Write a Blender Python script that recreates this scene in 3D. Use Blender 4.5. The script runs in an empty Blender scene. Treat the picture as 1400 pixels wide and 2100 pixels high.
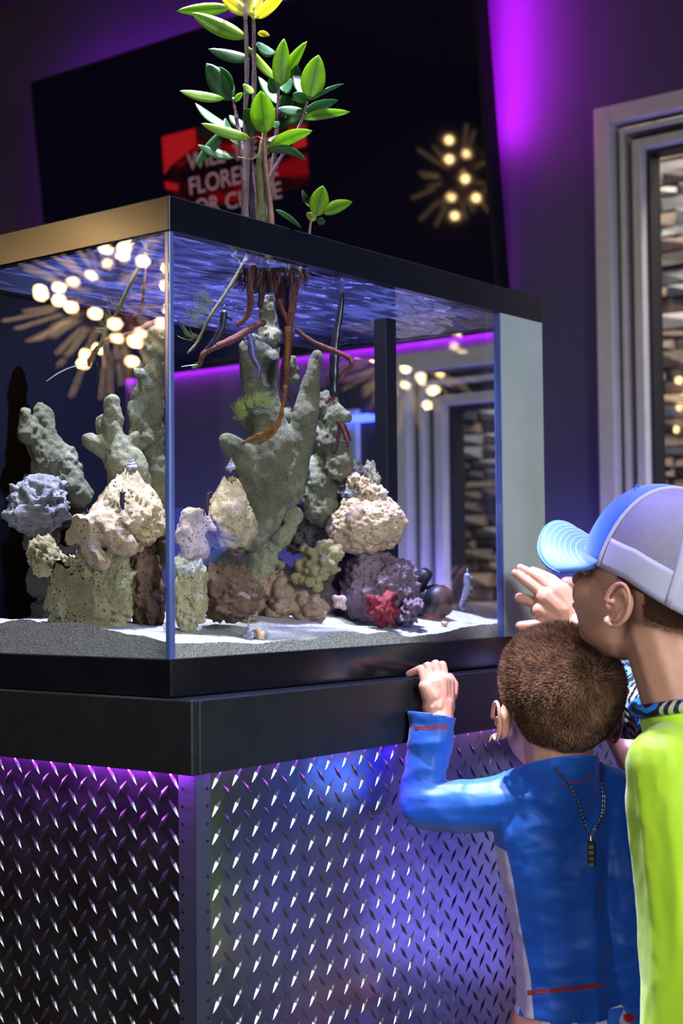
import bpy, bmesh, math, random
import numpy as np
from mathutils import Vector, Matrix, Quaternion
from mathutils.bvhtree import BVHTree
random.seed(7); rng = np.random.default_rng(11)
PI = math.pi
SC = bpy.context.scene
COL = SC.collection

# ------------------------------------------------------------------ camera
YAW, PITCH, ROLL, FPX = map(float, (38.284, 2.5575, 0.518, 3067.7))
CAM = Vector((-1.2643, -1.2567, 1.089))
_y, _p, _r = (math.radians(a) for a in (YAW, PITCH, ROLL))
FW = Vector((math.cos(_y)*math.cos(_p), math.sin(_y)*math.cos(_p), math.sin(_p)))
_R0 = Vector((math.sin(_y), -math.cos(_y), 0)); _U0 = _R0.cross(FW)
RT = _R0*math.cos(_r) - _U0*math.sin(_r)
UP = _U0*math.cos(_r) + _R0*math.sin(_r)
cd = bpy.data.cameras.new('camera'); cam = bpy.data.objects.new('camera', cd); COL.objects.link(cam)
m = Matrix((RT, UP, -FW)).transposed().to_4x4(); m.translation = CAM
cam.matrix_world = m
cd.sensor_fit = 'VERTICAL'; cd.sensor_height = 36; cd.sensor_width = 24; cd.lens = 36*FPX/2100
cd.dof.use_dof = True; cd.dof.focus_distance = 2.02; cd.dof.aperture_fstop = 4.5
cd.clip_start = 0.05
SC.camera = cam

# ------------------------------------------------------------------ world, lights, exposure
SC.view_settings.view_transform = 'Standard'; SC.view_settings.look = 'None'
SC.view_settings.exposure = 0.0; SC.view_settings.gamma = 1.0; SC.view_settings.use_curve_mapping = False
SC.cycles.max_bounces = 8; SC.cycles.diffuse_bounces = 3; SC.cycles.glossy_bounces = 4
SC.cycles.transparent_max_bounces = 24; SC.cycles.sample_clamp_indirect = 6
SC.cycles.caustics_reflective = False; SC.cycles.caustics_refractive = False
w = bpy.data.worlds.new('sky'); SC.world = w; w.use_nodes = True
w.node_tree.nodes['Background'].inputs[0].default_value = (0.62, 0.72, 0.85, 1)
w.node_tree.nodes['Background'].inputs[1].default_value = 0.7

def light(name, kind, loc, target, power, color, size=0.1, size_y=None, spot=None, blend=0.5, spread=None):
    d = bpy.data.lights.new(name, kind); d.energy = power; d.color = color
    if kind == 'AREA':
        d.size = size
        if size_y: d.shape = 'RECTANGLE'; d.size_y = size_y
        if spread: d.spread = math.radians(spread)
    else:
        d.shadow_soft_size = size
    if spot: d.spot_size = math.radians(spot); d.spot_blend = blend
    o = bpy.data.objects.new(name, d); COL.objects.link(o)
    o.location = loc
    dv = (Vector(target) - Vector(loc)).normalized()
    o.rotation_euler = dv.to_track_quat('-Z', 'Y').to_euler()
    return o
L = {}
L['lamp']   = light('tank_lamp_light', 'SPOT', (0.34, 0.10, 2.62), (0.36, 0.16, 1.0), 540, (0.86, 0.88, 1.0), 0.035, spot=41, blend=0.35)
L['lamp2']  = light('tank_lamp_fill', 'SPOT', (0.14, 0.16, 2.62), (0.12, 0.10, 1.0), 240, (0.86, 0.9, 1.0), 0.035, spot=34, blend=0.4)
L['actinic']= light('blue_lamp_light', 'SPOT', (0.40, 0.02, 2.62), (0.50, -0.25, 1.0), 260, (0.34, 0.26, 1.0), 0.05, spot=70, blend=0.5)
L['day']    = light('window_daylight', 'AREA', (-0.60, -2.93, 1.75), (0.35, -0.2, 1.05), 11, (0.90, 0.97, 1.0), 1.2, 1.3, spread=50)
L['back']   = light('rear_fill_light', 'AREA', (-3.9, -1.3, 1.9), (0.3, -0.5, 0.7), 8, (0.85, 0.9, 1.0), 1.6, 1.3, spread=60)  # soft fill added behind the camera to brighten backs and walls
L['down']   = light('ceiling_can_light', 'SPOT', (0.62, -1.0, 2.93), (0.34, -0.62, 1.0), 34, (0.92, 1.0, 0.95), 0.05, spot=24, blend=0.25)
L['ext']    = light('outside_fill', 'AREA', (2.45, -0.1, 3.3), (3.0, 0.0, 1.3), 170, (1.0, .92, .84), 2.6, .5)  # area lamp added to brighten the stone wall in place of skylight
L['blue']   = light('wall_wash_light', 'AREA', (1.78, -0.75, 0.14), (1.9, 0.0, 1.05), 46, (0.30, 0.24, 1.0), 3.6, 0.05)
L['rail']   = light('rail_wash_light', 'AREA', (1.80, 0.75, 0.97), (1.9, 0.0, 1.05), 15, (0.24, 0.19, 1.0), 3.0, 0.04)
L['rail'].rotation_euler = Vector((0.30, 0, 0.95)).to_track_quat('-Z', 'Y').to_euler()
L['blue'].rotation_euler = Vector((0.28, 0, 0.96)).to_track_quat('-Z', 'Y').to_euler()

# ------------------------------------------------------------------ maths helpers
def ray(px, py): return FW + RT*((px-700)/FPX) - UP*((py-1050)/FPX)
def U(px, py, z): return CAM + ray(px, py)*z
def on_y(px, py, v): d = ray(px, py); return CAM + d*((v-CAM.y)/d.y)
def on_x(px, py, v): d = ray(px, py); return CAM + d*((v-CAM.x)/d.x)
def on_z(px, py, v): d = ray(px, py); return CAM + d*((v-CAM.z)/d.z)
def pm(px, z): return px*z/FPX
_perm = rng.permutation(4096)
def _hash(ix, iy, iz, k=0):
    a = _perm[(ix + k*131) & 4095]; a = _perm[(a + iy) & 4095]; a = _perm[(a + iz) & 4095]
    return a/4095.0
def vnoise(P):
    i = np.floor(P).astype(int); f = P - i; f = f*f*(3-2*f)
    r = 0
    for dx in (0,1):
        for dy in (0,1):
            for dz in (0,1):
                wgt = (f[:,0] if dx else 1-f[:,0])*(f[:,1] if dy else 1-f[:,1])*(f[:,2] if dz else 1-f[:,2])
                r = r + wgt*_hash(i[:,0]+dx, i[:,1]+dy, i[:,2]+dz)
    return r*2-1
def fbm(P, o=4, g=0.5):
    r = 0; a = 1
    for k in range(o): r = r + a*vnoise(P*(2**k)+k*17.3); a *= g
    return r
def worley(P):
    i = np.floor(P).astype(int); best = np.full(len(P), 9.0)
    for dx in (-1,0,1):
        for dy in (-1,0,1):
            for dz in (-1,0,1):
                c = i + np.array([dx,dy,dz])
                q = c + np.stack([_hash(c[:,0],c[:,1],c[:,2],k) for k in (1,2,3)], 1)
                best = np.minimum(best, ((q-P)**2).sum(1))
    return np.sqrt(best)

# ------------------------------------------------------------------ object helpers
def tag(o, label=None, cat=None, group=None, kind=None):
    if label: o['label'] = label
    if cat: o['category'] = cat
    if group: o['group'] = group
    if kind: o['kind'] = kind
    return o
def empty(name, loc, label, cat, group=None):
    o = bpy.data.objects.new(name, None); COL.objects.link(o); o.location = loc; o.empty_display_size = 0.05
    return tag(o, label, cat, group)
def link(name, me, mat=None, parent=None, smooth=False):
    o = bpy.data.objects.new(name, me); COL.objects.link(o)
    if mat:
        for x in (mat if isinstance(mat, (list, tuple)) else [mat]): me.materials.append(x)
    if smooth: me.shade_smooth()
    if parent: setpar(o, parent)
    return o
def setpar(o, parent):
    o.parent = parent
    o.matrix_parent_inverse = wm(parent).inverted()
def wm(o):
    mm = Matrix.LocRotScale(o.location, o.rotation_euler, o.scale)
    return wm(o.parent) @ o.matrix_parent_inverse @ mm if o.parent else mm
def mesh(name, verts, faces, mat=None, parent=None, smooth=False):
    me = bpy.data.meshes.new(name); me.from_pydata([tuple(v) for v in verts], [], faces); me.update()
    return link(name, me, mat, parent, smooth)
def from_bm(name, bm, mat=None, parent=None, smooth=False):
    me = bpy.data.meshes.new(name); bm.to_mesh(me); bm.free()
    return link(name, me, mat, parent, smooth)
class MB:
    def __init__(s): s.v = []; s.f = []
    def add(s, vs, fs):
        n = len(s.v); s.v += [tuple(v) for v in vs]; s.f += [tuple(i+n for i in f) for f in fs]; return s
    def box(s, a, b):
        x0,y0,z0 = a; x1,y1,z1 = b
        vs = [(x0,y0,z0),(x1,y0,z0),(x1,y1,z0),(x0,y1,z0),(x0,y0,z1),(x1,y0,z1),(x1,y1,z1),(x0,y1,z1)]
        return s.add(vs, [(0,3,2,1),(4,5,6,7),(0,1,5,4),(1,2,6,5),(2,3,7,6),(3,0,4,7)])
    def obox(s, o, ex, ey, ez):
        o = Vector(o); vs = [o + ex*i + ey*j + ez*k for k in (0,1) for i,j in ((0,0),(1,0),(1,1),(0,1))]
        return s.add(vs, [(0,3,2,1),(4,5,6,7),(0,1,5,4),(1,2,6,5),(2,3,7,6),(3,0,4,7)])
    def tube(s, pts, rad, n=8, cap=True):
        pts = [Vector(p) for p in pts]
        if not isinstance(rad, (list, tuple)): rad = [rad]*len(pts)
        t = (pts[1]-pts[0]).normalized(); a = t.orthogonal().normalized(); base = len(s.v)
        for i, p in enumerate(pts):
            t2 = (pts[min(i+1, len(pts)-1)] - pts[max(i-1, 0)]).normalized()
            q = t.rotation_difference(t2); a = (q @ a); a = (a - t2*a.dot(t2)).normalized(); t = t2
            b = t.cross(a)
            for k in range(n):
                an = 2*PI*k/n; s.v.append(tuple(p + (a*math.cos(an) + b*math.sin(an))*rad[i]))
        for i in range(len(pts)-1):
            for k in range(n):
                k2 = (k+1) % n
                s.f.append((base+i*n+k, base+i*n+k2, base+(i+1)*n+k2, base+(i+1)*n+k))
        if cap:
            s.f.append(tuple(base+k for k in range(n))[::-1]); s.f.append(tuple(base+(len(pts)-1)*n+k for k in range(n)))
        return s
    def ball(s, c, r, seg=8, ring=6, sc=(1,1,1)):
        vs = [Vector((0,0,1))]
        for i in range(1, ring):
            for k in range(seg):
                a = PI*i/ring; b = 2*PI*k/seg; vs.append(Vector((math.sin(a)*math.cos(b), math.sin(a)*math.sin(b), math.cos(a))))
        vs.append(Vector((0,0,-1))); c = Vector(c)
        fs = [(0, 1+k, 1+(k+1)%seg) for k in range(seg)]
        for i in range(ring-2):
            for k in range(seg):
                a = 1+i*seg+k; b = 1+i*seg+(k+1)%seg; fs.append((a, a+seg, b+seg, b))
        l = len(vs)-1; o = 1+(ring-2)*seg
        fs += [(l, o+(k+1)%seg, o+k) for k in range(seg)]
        return s.add([c + Vector((v.x*sc[0], v.y*sc[1], v.z*sc[2]))*r for v in vs], fs)
    def build(s, name, mat, parent=None, smooth=False, bevel=0):
        o = mesh(name, s.v, s.f, mat, parent, smooth)
        if bevel:
            b = o.modifiers.new('b', 'BEVEL'); b.width = bevel; b.segments = 2; b.limit_method = 'ANGLE'
        return o
def spline(pts, n=6):
    pts = [Vector(p) for p in pts]; out = []
    P = [pts[0]*2-pts[1]] + pts + [pts[-1]*2-pts[-2]]
    for i in range(1, len(P)-2):
        for k in range(n):
            t = k/n; a,b,c,d = P[i-1],P[i],P[i+1],P[i+2]
            out.append(0.5*((2*b)+(c-a)*t+(2*a-5*b+4*c-d)*t*t+(3*b-a-3*c+d)*t**3))
    out.append(pts[-1]); return out
def lerp_list(v, n):
    out = []
    for i in range(len(v)-1):
        for k in range(n): out.append(v[i]+(v[i+1]-v[i])*k/n)
    return out+[v[-1]]
def remesh(bm, voxel, smooth_it=4, smooth_f=0.6):
    me = bpy.data.meshes.new('t'); bm.to_mesh(me); bm.free()
    o = bpy.data.objects.new('t', me); COL.objects.link(o)
    r = o.modifiers.new('r', 'REMESH'); r.mode = 'VOXEL'; r.voxel_size = voxel; r.adaptivity = 0
    if smooth_it:
        s = o.modifiers.new('s', 'SMOOTH'); s.iterations = smooth_it; s.factor = smooth_f
    dg = bpy.context.evaluated_depsgraph_get(); dg.update()
    out = bpy.data.meshes.new_from_object(o.evaluated_get(dg))
    bpy.data.objects.remove(o); bpy.data.meshes.remove(me)
    return out
def prims_bm(prims, sub=2):
    bm = bmesh.new()
    for p in prims:
        if p[0] == 'c':
            b2 = bmesh.new()
            for c, r in ((p[1], p[2]), (p[3], p[4])):
                g = bmesh.ops.create_icosphere(b2, subdivisions=sub, radius=r)
                bmesh.ops.translate(b2, verts=g['verts'], vec=Vector(c))
            h = bmesh.ops.convex_hull(b2, input=b2.verts)
            bmesh.ops.delete(b2, geom=list(set(h['geom_interior'])|set(h['geom_unused'])), context='VERTS')
        else:
            b2 = bmesh.new(); g = bmesh.ops.create_icosphere(b2, subdivisions=3, radius=1)
            rot = p[3] if len(p) > 3 and p[3] is not None else Matrix.Identity(3)
            M4 = Matrix.Translation(Vector(p[1])) @ rot.to_4x4() @ Matrix.Diagonal((*p[2], 1))
            bmesh.ops.transform(b2, matrix=M4, verts=g['verts'])
        t = bpy.data.meshes.new('t'); b2.to_mesh(t); b2.free(); bm.from_mesh(t); bpy.data.meshes.remove(t)
    return bm
def mv(me):
    a = np.empty(len(me.vertices)*3); me.vertices.foreach_get('co', a); return a.reshape(-1, 3)
def mn(me):
    a = np.empty(len(me.vertices)*3); me.vertices.foreach_get('normal', a); return a.reshape(-1, 3)
def setv(me, V): me.vertices.foreach_set('co', V.ravel()); me.update()
def cut(me, point, normal, near, rad):
    """remove everything on the normal side of a plane, within rad of near"""
    bm = bmesh.new(); bm.from_mesh(me); near = Vector(near)
    vs = [v for v in bm.verts if (v.co-near).length < rad]; s = set(vs)
    fs = [f for f in bm.faces if all(v in s for v in f.verts)]; es = [e for e in bm.edges if e.verts[0] in s and e.verts[1] in s]
    bmesh.ops.bisect_plane(bm, geom=vs+es+fs, plane_co=Vector(point), plane_no=Vector(normal).normalized(), clear_outer=True)
    bm.to_mesh(me); bm.free(); me.update()
def caster(objs):
    trees = []
    for o in objs:
        me = o.data; M = wm(o)
        trees.append(BVHTree.FromPolygons([M @ v.co for v in me.vertices], [p.vertices[:] for p in me.polygons]))
    def hit(px, py, off=0.002, default=2.0):
        d = ray(px, py).normalized(); best = None
        for t in trees:
            h = t.ray_cast(CAM, d)
            if h[0] is not None and (best is None or h[3] < best[3]): best = h
        if best is None: return U(px, py, default)
        n = best[1]
        if n.dot(d) > 0: n = -n
        return best[0] + n*off
    return hit

# ------------------------------------------------------------------ material helpers
def s2l(c): return tuple((x/12.92 if x <= 0.04045 else ((x+0.055)/1.055)**2.4) for x in c)
def hexc(h): return s2l(tuple(int(h[i:i+2], 16)/255 for i in (0,2,4))) + (1,)
class NT:
    def __init__(s, name):
        s.m = bpy.data.materials.new(name); s.m.use_nodes = True; s.t = s.m.node_tree
        s.b = s.t.nodes['Principled BSDF']; s.out = s.t.nodes['Material Output']
    def n(s, typ, **kw):
        x = s.t.nodes.new(typ)
        for k, v in kw.items():
            if k in x.inputs.keys(): x.inputs[k].default_value = v
            else: setattr(x, k, v)
        return x
    def l(s, a, b): s.t.links.new(a, b)
    def ramp(s, src, stops):
        r = s.n('ShaderNodeValToRGB'); e = r.color_ramp.elements
        while len(e) < len(stops): e.new(0.5)
        for x, (p, c) in zip(e, stops): x.position = p; x.color = c if len(c) == 4 else (*c, 1)
        s.l(src, r.inputs[0]); return r.outputs[0]
    def coord(s, which='Object'): return s.n('ShaderNodeTexCoord').outputs[which]
    def noise(s, scale, detail=3, rough=0.6, vec=None, which='Fac'):
        x = s.n('ShaderNodeTexNoise'); x.inputs['Scale'].default_value = scale; x.inputs['Detail'].default_value = detail
        x.inputs['Roughness'].default_value = rough; s.l(vec or s.coord(), x.inputs['Vector']); return x.outputs[which]
    def bump(s, h, strength=0.3, dist=0.002):
        b = s.n('ShaderNodeBump'); b.inputs['Strength'].default_value = strength; b.inputs['Distance'].default_value = dist
        s.l(h, b.inputs['Height']); s.l(b.outputs[0], s.b.inputs['Normal'])
    def mix(s, fac, a, b, mode='MIX'):
        x = s.n('ShaderNodeMix', data_type='RGBA'); x.blend_type = mode
        for inp, v in ((x.inputs[0], fac), (x.inputs[6], a), (x.inputs[7], b)):
            if isinstance(v, (int, float)): inp.default_value = v
            elif isinstance(v, tuple): inp.default_value = v if len(v) == 4 else (*v, 1)
            else: s.l(v, inp)
        return x.outputs[2]
    def math(s, op, a, b=None):
        x = s.n('ShaderNodeMath', operation=op)
        for i, v in enumerate((a, b)):
            if v is None: continue
            if isinstance(v, (int, float)): x.inputs[i].default_value = v
            else: s.l(v, x.inputs[i])
        return x.outputs[0]
def plain(name, a, b=None, rough=0.5, metal=0, scale=40, bump=0.0, bscale=None, spec=0.5, sheen=0, coat=0):
    t = NT(name); t.b.inputs['Roughness'].default_value = rough; t.b.inputs['Metallic'].default_value = metal
    t.b.inputs['Specular IOR Level'].default_value = spec
    if sheen: t.b.inputs['Sheen Weight'].default_value = sheen
    if coat: t.b.inputs['Coat Weight'].default_value = coat; t.b.inputs['Coat Roughness'].default_value = 0.15
    b = b or tuple(min(1, x*0.8) for x in a[:3])+(1,)
    f = t.noise(scale, 4)
    t.l(t.ramp(f, [(0.35, a), (0.68, b)]), t.b.inputs['Base Color'])
    if bump: t.bump(t.noise(bscale or scale*4, 5), bump)
    return t.m
def emis(name, color, strength):
    t = NT(name); t.b.inputs['Base Color'].default_value = (0,0,0,1)
    t.b.inputs['Emission Color'].default_value = color if len(color) == 4 else (*color, 1)
    t.b.inputs['Emission Strength'].default_value = strength; return t.m
def rockmat(name, a, b, c, pore=120, pore_depth=0.5, big=14, patch=None, patch_at=0.62):
    """a light skin, b dark skin, c pore colour"""
    t = NT(name); t.b.inputs['Roughness'].default_value = 0.85; t.b.inputs['Specular IOR Level'].default_value = 0.25
    co = t.coord()
    col = t.ramp(t.noise(big*2.2, 5, 0.65, co), [(0.30, b), (0.60, a)])
    if patch: col = t.mix(t.ramp(t.noise(big*1.3, 3, 0.6, t.n('ShaderNodeVectorMath', operation='ADD').outputs[0]) if False else t.noise(big*1.1, 4, 0.7, co), [(patch_at-0.05, (0,0,0)), (patch_at+0.06, (1,1,1))]), col, patch)
    col = t.mix(t.ramp(t.noise(420, 3, 0.7, co), [(0.35, (0,0,0)), (0.75, (0.55,0.55,0.55))]), col, tuple(min(1, x*1.5+0.03) for x in a[:3])+(1,))
    v = t.n('ShaderNodeTexVoronoi'); v.inputs['Scale'].default_value = pore; v.inputs['Randomness'].default_value = 1
    wv = t.n('ShaderNodeVectorMath', operation='ADD'); nz = t.n('ShaderNodeTexNoise'); nz.inputs['Scale'].default_value = 60
    t.l(co, nz.inputs['Vector']); sc = t.n('ShaderNodeVectorMath', operation='SCALE'); sc.inputs[3].default_value = 0.008
    t.l(nz.outputs['Color'], sc.inputs[0]); t.l(co, wv.inputs[0]); t.l(sc.outputs[0], wv.inputs[1]); t.l(wv.outputs[0], v.inputs['Vector'])
    pm_ = t.ramp(v.outputs['Distance'], [(0.12, (1,1,1)), (0.26, (0,0,0))])
    gate = t.ramp(t.noise(30, 2, 0.5, co), [(0.42, (0,0,0)), (0.56, (1,1,1))])
    pf = t.math('MULTIPLY', pm_, gate)
    col = t.mix(t.math('MULTIPLY', pf, 0.9), col, c)
    t.l(col, t.b.inputs['Base Color'])
    h = t.math('SUBTRACT', t.math('MULTIPLY', t.noise(150, 6, 0.7, co), 1.0), t.math('MULTIPLY', pf, pore_depth*2))
    t.bump(h, 0.9, 0.004)
    return t.m

M = {}
M['black_frame'] = plain('black_plastic_frame', hexc('0b0e16'), hexc('10141c'), rough=0.22, scale=12, bump=0.04, bscale=30, coat=0.4)
M['ledge'] = plain('black_stained_wood', hexc('12151a'), hexc('191d22'), rough=0.42, scale=30, bump=0.25, bscale=160)
M['wall'] = plain('painted_wall', hexc('4c4962'), hexc('48455d'), rough=0.75, scale=6, bump=0.05, bscale=300)
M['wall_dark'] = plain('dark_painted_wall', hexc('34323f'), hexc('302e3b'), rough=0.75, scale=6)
M['floor'] = plain('grey_vinyl_floor', hexc('3a3a42'), hexc('2c2c33'), rough=0.35, scale=8)
M['ceiling'] = plain('ceiling_paint', hexc('55555e'), hexc('505058'), rough=0.8, scale=5)
M['casing'] = plain('grey_window_casing', hexc('cdc9b6'), hexc('c3bfad'), rough=0.5, scale=20)
M['gasket'] = plain('black_gasket', hexc('111314'), hexc('18191b'), rough=0.5)
M['white_panel'] = plain('grey_white_panel', hexc('98a29c'), hexc('8e9893'), rough=0.5, scale=10, bump=0.05, bscale=200)
M['black'] = plain('matt_black', hexc('06070b'), hexc('0a0b10'), rough=0.6, spec=.25)
M['navy'] = plain('navy_reflection_sheet', hexc('02051a'), hexc('010312'), rough=0.9, scale=5, spec=.08)

# thin glass: transparent, with the mirror share of a real pane
def glassmat(name, ior=1.5, gain=1.0, tint=(0.96,0.98,1,1), rough=0.0, base=0.0):
    t = NT(name); t.t.nodes.remove(t.b)
    fr = t.n('ShaderNodeFresnel'); gm = t.n('ShaderNodeNewGeometry')
    t.l(t.math('POWER', ior, t.math('SUBTRACT', 1.0, t.math('MULTIPLY', gm.outputs['Backfacing'], 2.0))), fr.inputs[0])
    f = t.math('ADD', t.math('MULTIPLY', fr.outputs[0], gain), base)
    tr = t.n('ShaderNodeBsdfTransparent'); tr.inputs[0].default_value = tint
    gl = t.n('ShaderNodeBsdfGlossy'); gl.inputs['Roughness'].default_value = rough
    mx = t.n('ShaderNodeMixShader'); t.l(f, mx.inputs[0]); t.l(tr.outputs[0], mx.inputs[1]); t.l(gl.outputs[0], mx.inputs[2])
    t.l(mx.outputs[0], t.out.inputs[0]); return t.m
M['glass'] = glassmat('aquarium_glass', 1.5, 1.0)
M['pane'] = glassmat('window_glass', 1.45, 0.7)
M['edge'] = plain('glass_edge_silicone', hexc('3a4a86'), hexc('5a6cae'), rough=0.12, scale=3, coat=0.8)

# ================================================================== THE ROOM
WX = 1.90                              # inner face of the wall with the screen
X0, X1, Y0, Y1, H = -4.6, WX, -3.0, 3.3, 3.0
def struct(name, mb, mat, parent=None, bevel=0):
    o = mb.build(name, mat, parent, bevel=bevel)
    if not parent: o['kind'] = 'structure'
    return o
struct('floor', MB().box((X0-.1, Y0-.1, -0.1), (X1+.14, Y1+.1, 0)), M['floor'])
struct('ceiling', MB().box((X0-.1, Y0-.1, H), (X1+.14, Y1+.1, H+.1)), M['ceiling'])
def wall_with_holes(name, axis, c0, c1, a0, a1, holes, mat):
    """axis 'x': slab between x=c0..c1, spanning y a0..a1; holes (a_lo, a_hi, z_lo, z_hi)"""
    mb = MB(); hs = sorted(holes); cur = a0
    def bx(p, q, z0, z1):
        if q-p < 1e-4 or z1-z0 < 1e-4: return
        mb.box((c0, p, z0), (c1, q, z1)) if axis == 'x' else mb.box((p, c0, z0), (q, c1, z1))
    for h0, h1, z0, z1 in hs:
        bx(cur, h0, 0, H); bx(h0, h1, 0, z0); bx(h0, h1, z1, H); cur = h1
    bx(cur, a1, 0, H)
    return struct(name, mb, mat)
w1a = on_x(1228, 230, WX)                                   # outer top left corner of the casing
W1 = (-0.75, w1a.y, 0.62, w1a.z)                            # window_1 in y and z
w2l = on_x(816, 900, WX).y; W2 = (w2l-0.62, w2l, 0.55, 1.672)
# mirrored_window is added behind the tank for an end-pane reflection; window_1 right of it
W2 = (on_x(1106, 900, WX).y, w2l, 0.55, 1.672)
wall_with_holes('wall_back', 'x', WX, WX+.12, Y0, Y1, [W1, W2], M['wall'])
wall_with_holes('wall_front', 'x', X0-.1, X0, Y0, Y1, [(-1.6, 0.4, 0.9, 2.4)], M['wall_dark'])
wall_with_holes('wall_right', 'y', Y0-.1, Y0, X0, X1, [(-1.35, 0.15, 1.0, 2.5)], M['wall_dark'])
wall_with_holes('wall_left', 'y', Y1, Y1+.1, X0, X1, [], M['wall_dark'])
MB().box((WX-.10, -0.75, 0.93), (WX-.001, 2.25, 0.955)).build('trim_1', M['casing'])['kind'] = 'structure'
struct('baseboard_back', MB().box((WX-.015, Y0, 0), (WX, Y1, .10)), M['casing'])

def framed_window(name, y0, y1, z0, z1, widths, kr=1.0):
    """nested casings, outermost first; widths = list of (frame width, x front, x back, material)"""
    root = None; a, b, c, d = y0, y1, z0, z1
    for i, (wd, xf, xb, mat) in enumerate(widths):
        mb = MB()
        wr = wd*kr
        mb.box((xf, a, c), (xb, a+wr, d)); mb.box((xf, b-wd, c), (xb, b, d))
        mb.box((xf, a+wr, c), (xb, b-wd, c+wd)); mb.box((xf, a+wr, d-wd), (xb, b-wd, d))
        if root is None: root = struct(name, mb, mat, bevel=0.003)
        else: struct('casing' if mat is not M['gasket'] else 'gasket', mb, mat, root, bevel=0.002)
        a += wd*kr; b -= wd; c += wd; d -= wd
    g = MB().box((WX+.075, a, c), (WX+.081, b, d)).build('pane', M['pane'], root)
    return root
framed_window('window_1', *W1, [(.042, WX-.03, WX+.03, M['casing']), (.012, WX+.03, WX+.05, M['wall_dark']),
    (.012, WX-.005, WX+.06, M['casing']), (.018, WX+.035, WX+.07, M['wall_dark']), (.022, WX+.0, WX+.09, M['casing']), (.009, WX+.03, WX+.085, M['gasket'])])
framed_window('mirrored_window', *W2, [(.050, WX-.03, WX+.03, M['casing']), (.024, WX+.03, WX+.05, M['wall_dark']),
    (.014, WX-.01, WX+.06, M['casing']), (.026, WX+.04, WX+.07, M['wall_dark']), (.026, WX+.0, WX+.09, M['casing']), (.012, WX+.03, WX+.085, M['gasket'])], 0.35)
# the two windows daylight falls through, out of frame
for nm, c0, c1, ax in (('window_3', -1.6, 0.4, 'x'), ('window_4', -1.35, 0.15, 'y')):
    mb = MB(); z0, z1 = (0.9, 2.4) if ax == 'x' else (1.0, 2.5)
    for a, b, c, d in ((c0, c0+.06, z0, z1), (c1-.06, c1, z0, z1), (c0+.06, c1-.06, z0, z0+.06), (c0+.06, c1-.06, z1-.06, z1), ((c0+c1)/2-.02, (c0+c1)/2+.02, z0+.06, z1-.06)):
        mb.box((X0-.07, a, c), (X0-.01, b, d)) if ax == 'x' else mb.box((a, Y0-.07, c), (b, Y0-.01, d))
    struct(nm, mb, M['casing'])

# stone veneer wall outside the windows
bricks_m = [plain('stone_%s' % k, hexc(a), hexc(b), rough=0.85, scale=25, bump=0.5, bscale=90) for k, a, b in
    (('brown', '7d6a5a', '5c4c40'), ('grey', '8d8a85', '6a6661'), ('tan', 'a68c70', '7c6650'), ('dark', '4e453f', '3a332e'), ('pale', 'b5aca0', '8b8277'))]
ext = empty('stone_wall', (3.0, 0, 0), 'stacked brown and grey stone wall of the building outside the windows', 'wall')
MB().box((3.05, -3.0, 0), (3.25, 3.0, 3.4)).build('backing', bricks_m[3], ext)
bm_ = []
for k in range(6):
    mb = MB(); j = lambda: random.uniform(-.006, .006)
    vs = [(0+j(), 0, 0), (1, 0, 0), (1, 1, 0), (0, 1, 0), (.0, .03, .06), (.0, .97, .06), (.0, .97, .94), (.0, .03, .94)]
    v = [(0.0, .02, .05), (0.0, .98, .05), (0.0, .98, .95), (0.0, .02, .95), (.03/.06, 0, 0), (.5, 1, 0), (.5, 1, 1), (.5, 0, 1), (1.2, 0, 0), (1.2, 1, 0), (1.2, 1, 1), (1.2, 0, 1)]
    v = [(a+(random.uniform(-.25, .25) if i < 4 else 0), b, c) for i, (a, b, c) in enumerate(v)]
    me = bpy.data.meshes.new('brick'); me.from_pydata(v, [], [(0,3,2,1),(0,1,5,4),(1,2,6,5),(2,3,7,6),(3,0,4,7),(4,5,9,8),(5,6,10,9),(6,7,11,10),(7,4,8,11)])
    me.materials.append(bricks_m[0]); bm_.append(me)
bank = {}
def vis_brick(y, z):
    d = Vector((3.0, y, z)) - CAM; k = d.dot(FW); x = 700 + FPX*d.dot(RT)/k; yy = 1050 - FPX*d.dot(UP)/k
    return ((900 < x < 1060) or (1300 < x < 1430)) and 200 < yy < 1330
rest = [MB() for _ in bricks_m]; nb = 0
z = 0.4
while z < 3.2:
    hgt = random.uniform(.030, .055); y = -1.6 + random.uniform(0, .1)
    while y < 1.7:
        ln = random.uniform(.07, .20); mi = random.choice([0,0,1,1,2,3,4]); px = random.uniform(0, .03)
        if vis_brick(y+ln/2, z+hgt/2) and nb < 300:
            k = random.randrange(6)
            if (k, mi) not in bank:
                bank[(k, mi)] = bm_[k].copy(); bank[(k, mi)].materials[0] = bricks_m[mi]
            o = bpy.data.objects.new('brick', bank[(k, mi)]); COL.objects.link(o); o.scale = (.06, ln-.006, hgt-.005); o.location = (2.99+px, y, z)
            setpar(o, ext); nb += 1
        else: rest[mi].box((2.99+px, y, z), (3.06, y+ln-.006, z+hgt-.005))
        y += ln
    z += hgt
rest_all = MB(); fm = []
for i, r in enumerate(rest):
    rest_all.add(r.v, r.f); fm += [i]*len(r.f)
ro = rest_all.build('bricks_beyond', bricks_m, ext); ro['kind'] = 'stuff'
for p, i in zip(ro.data.polygons, fm): p.material_index = i

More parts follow.
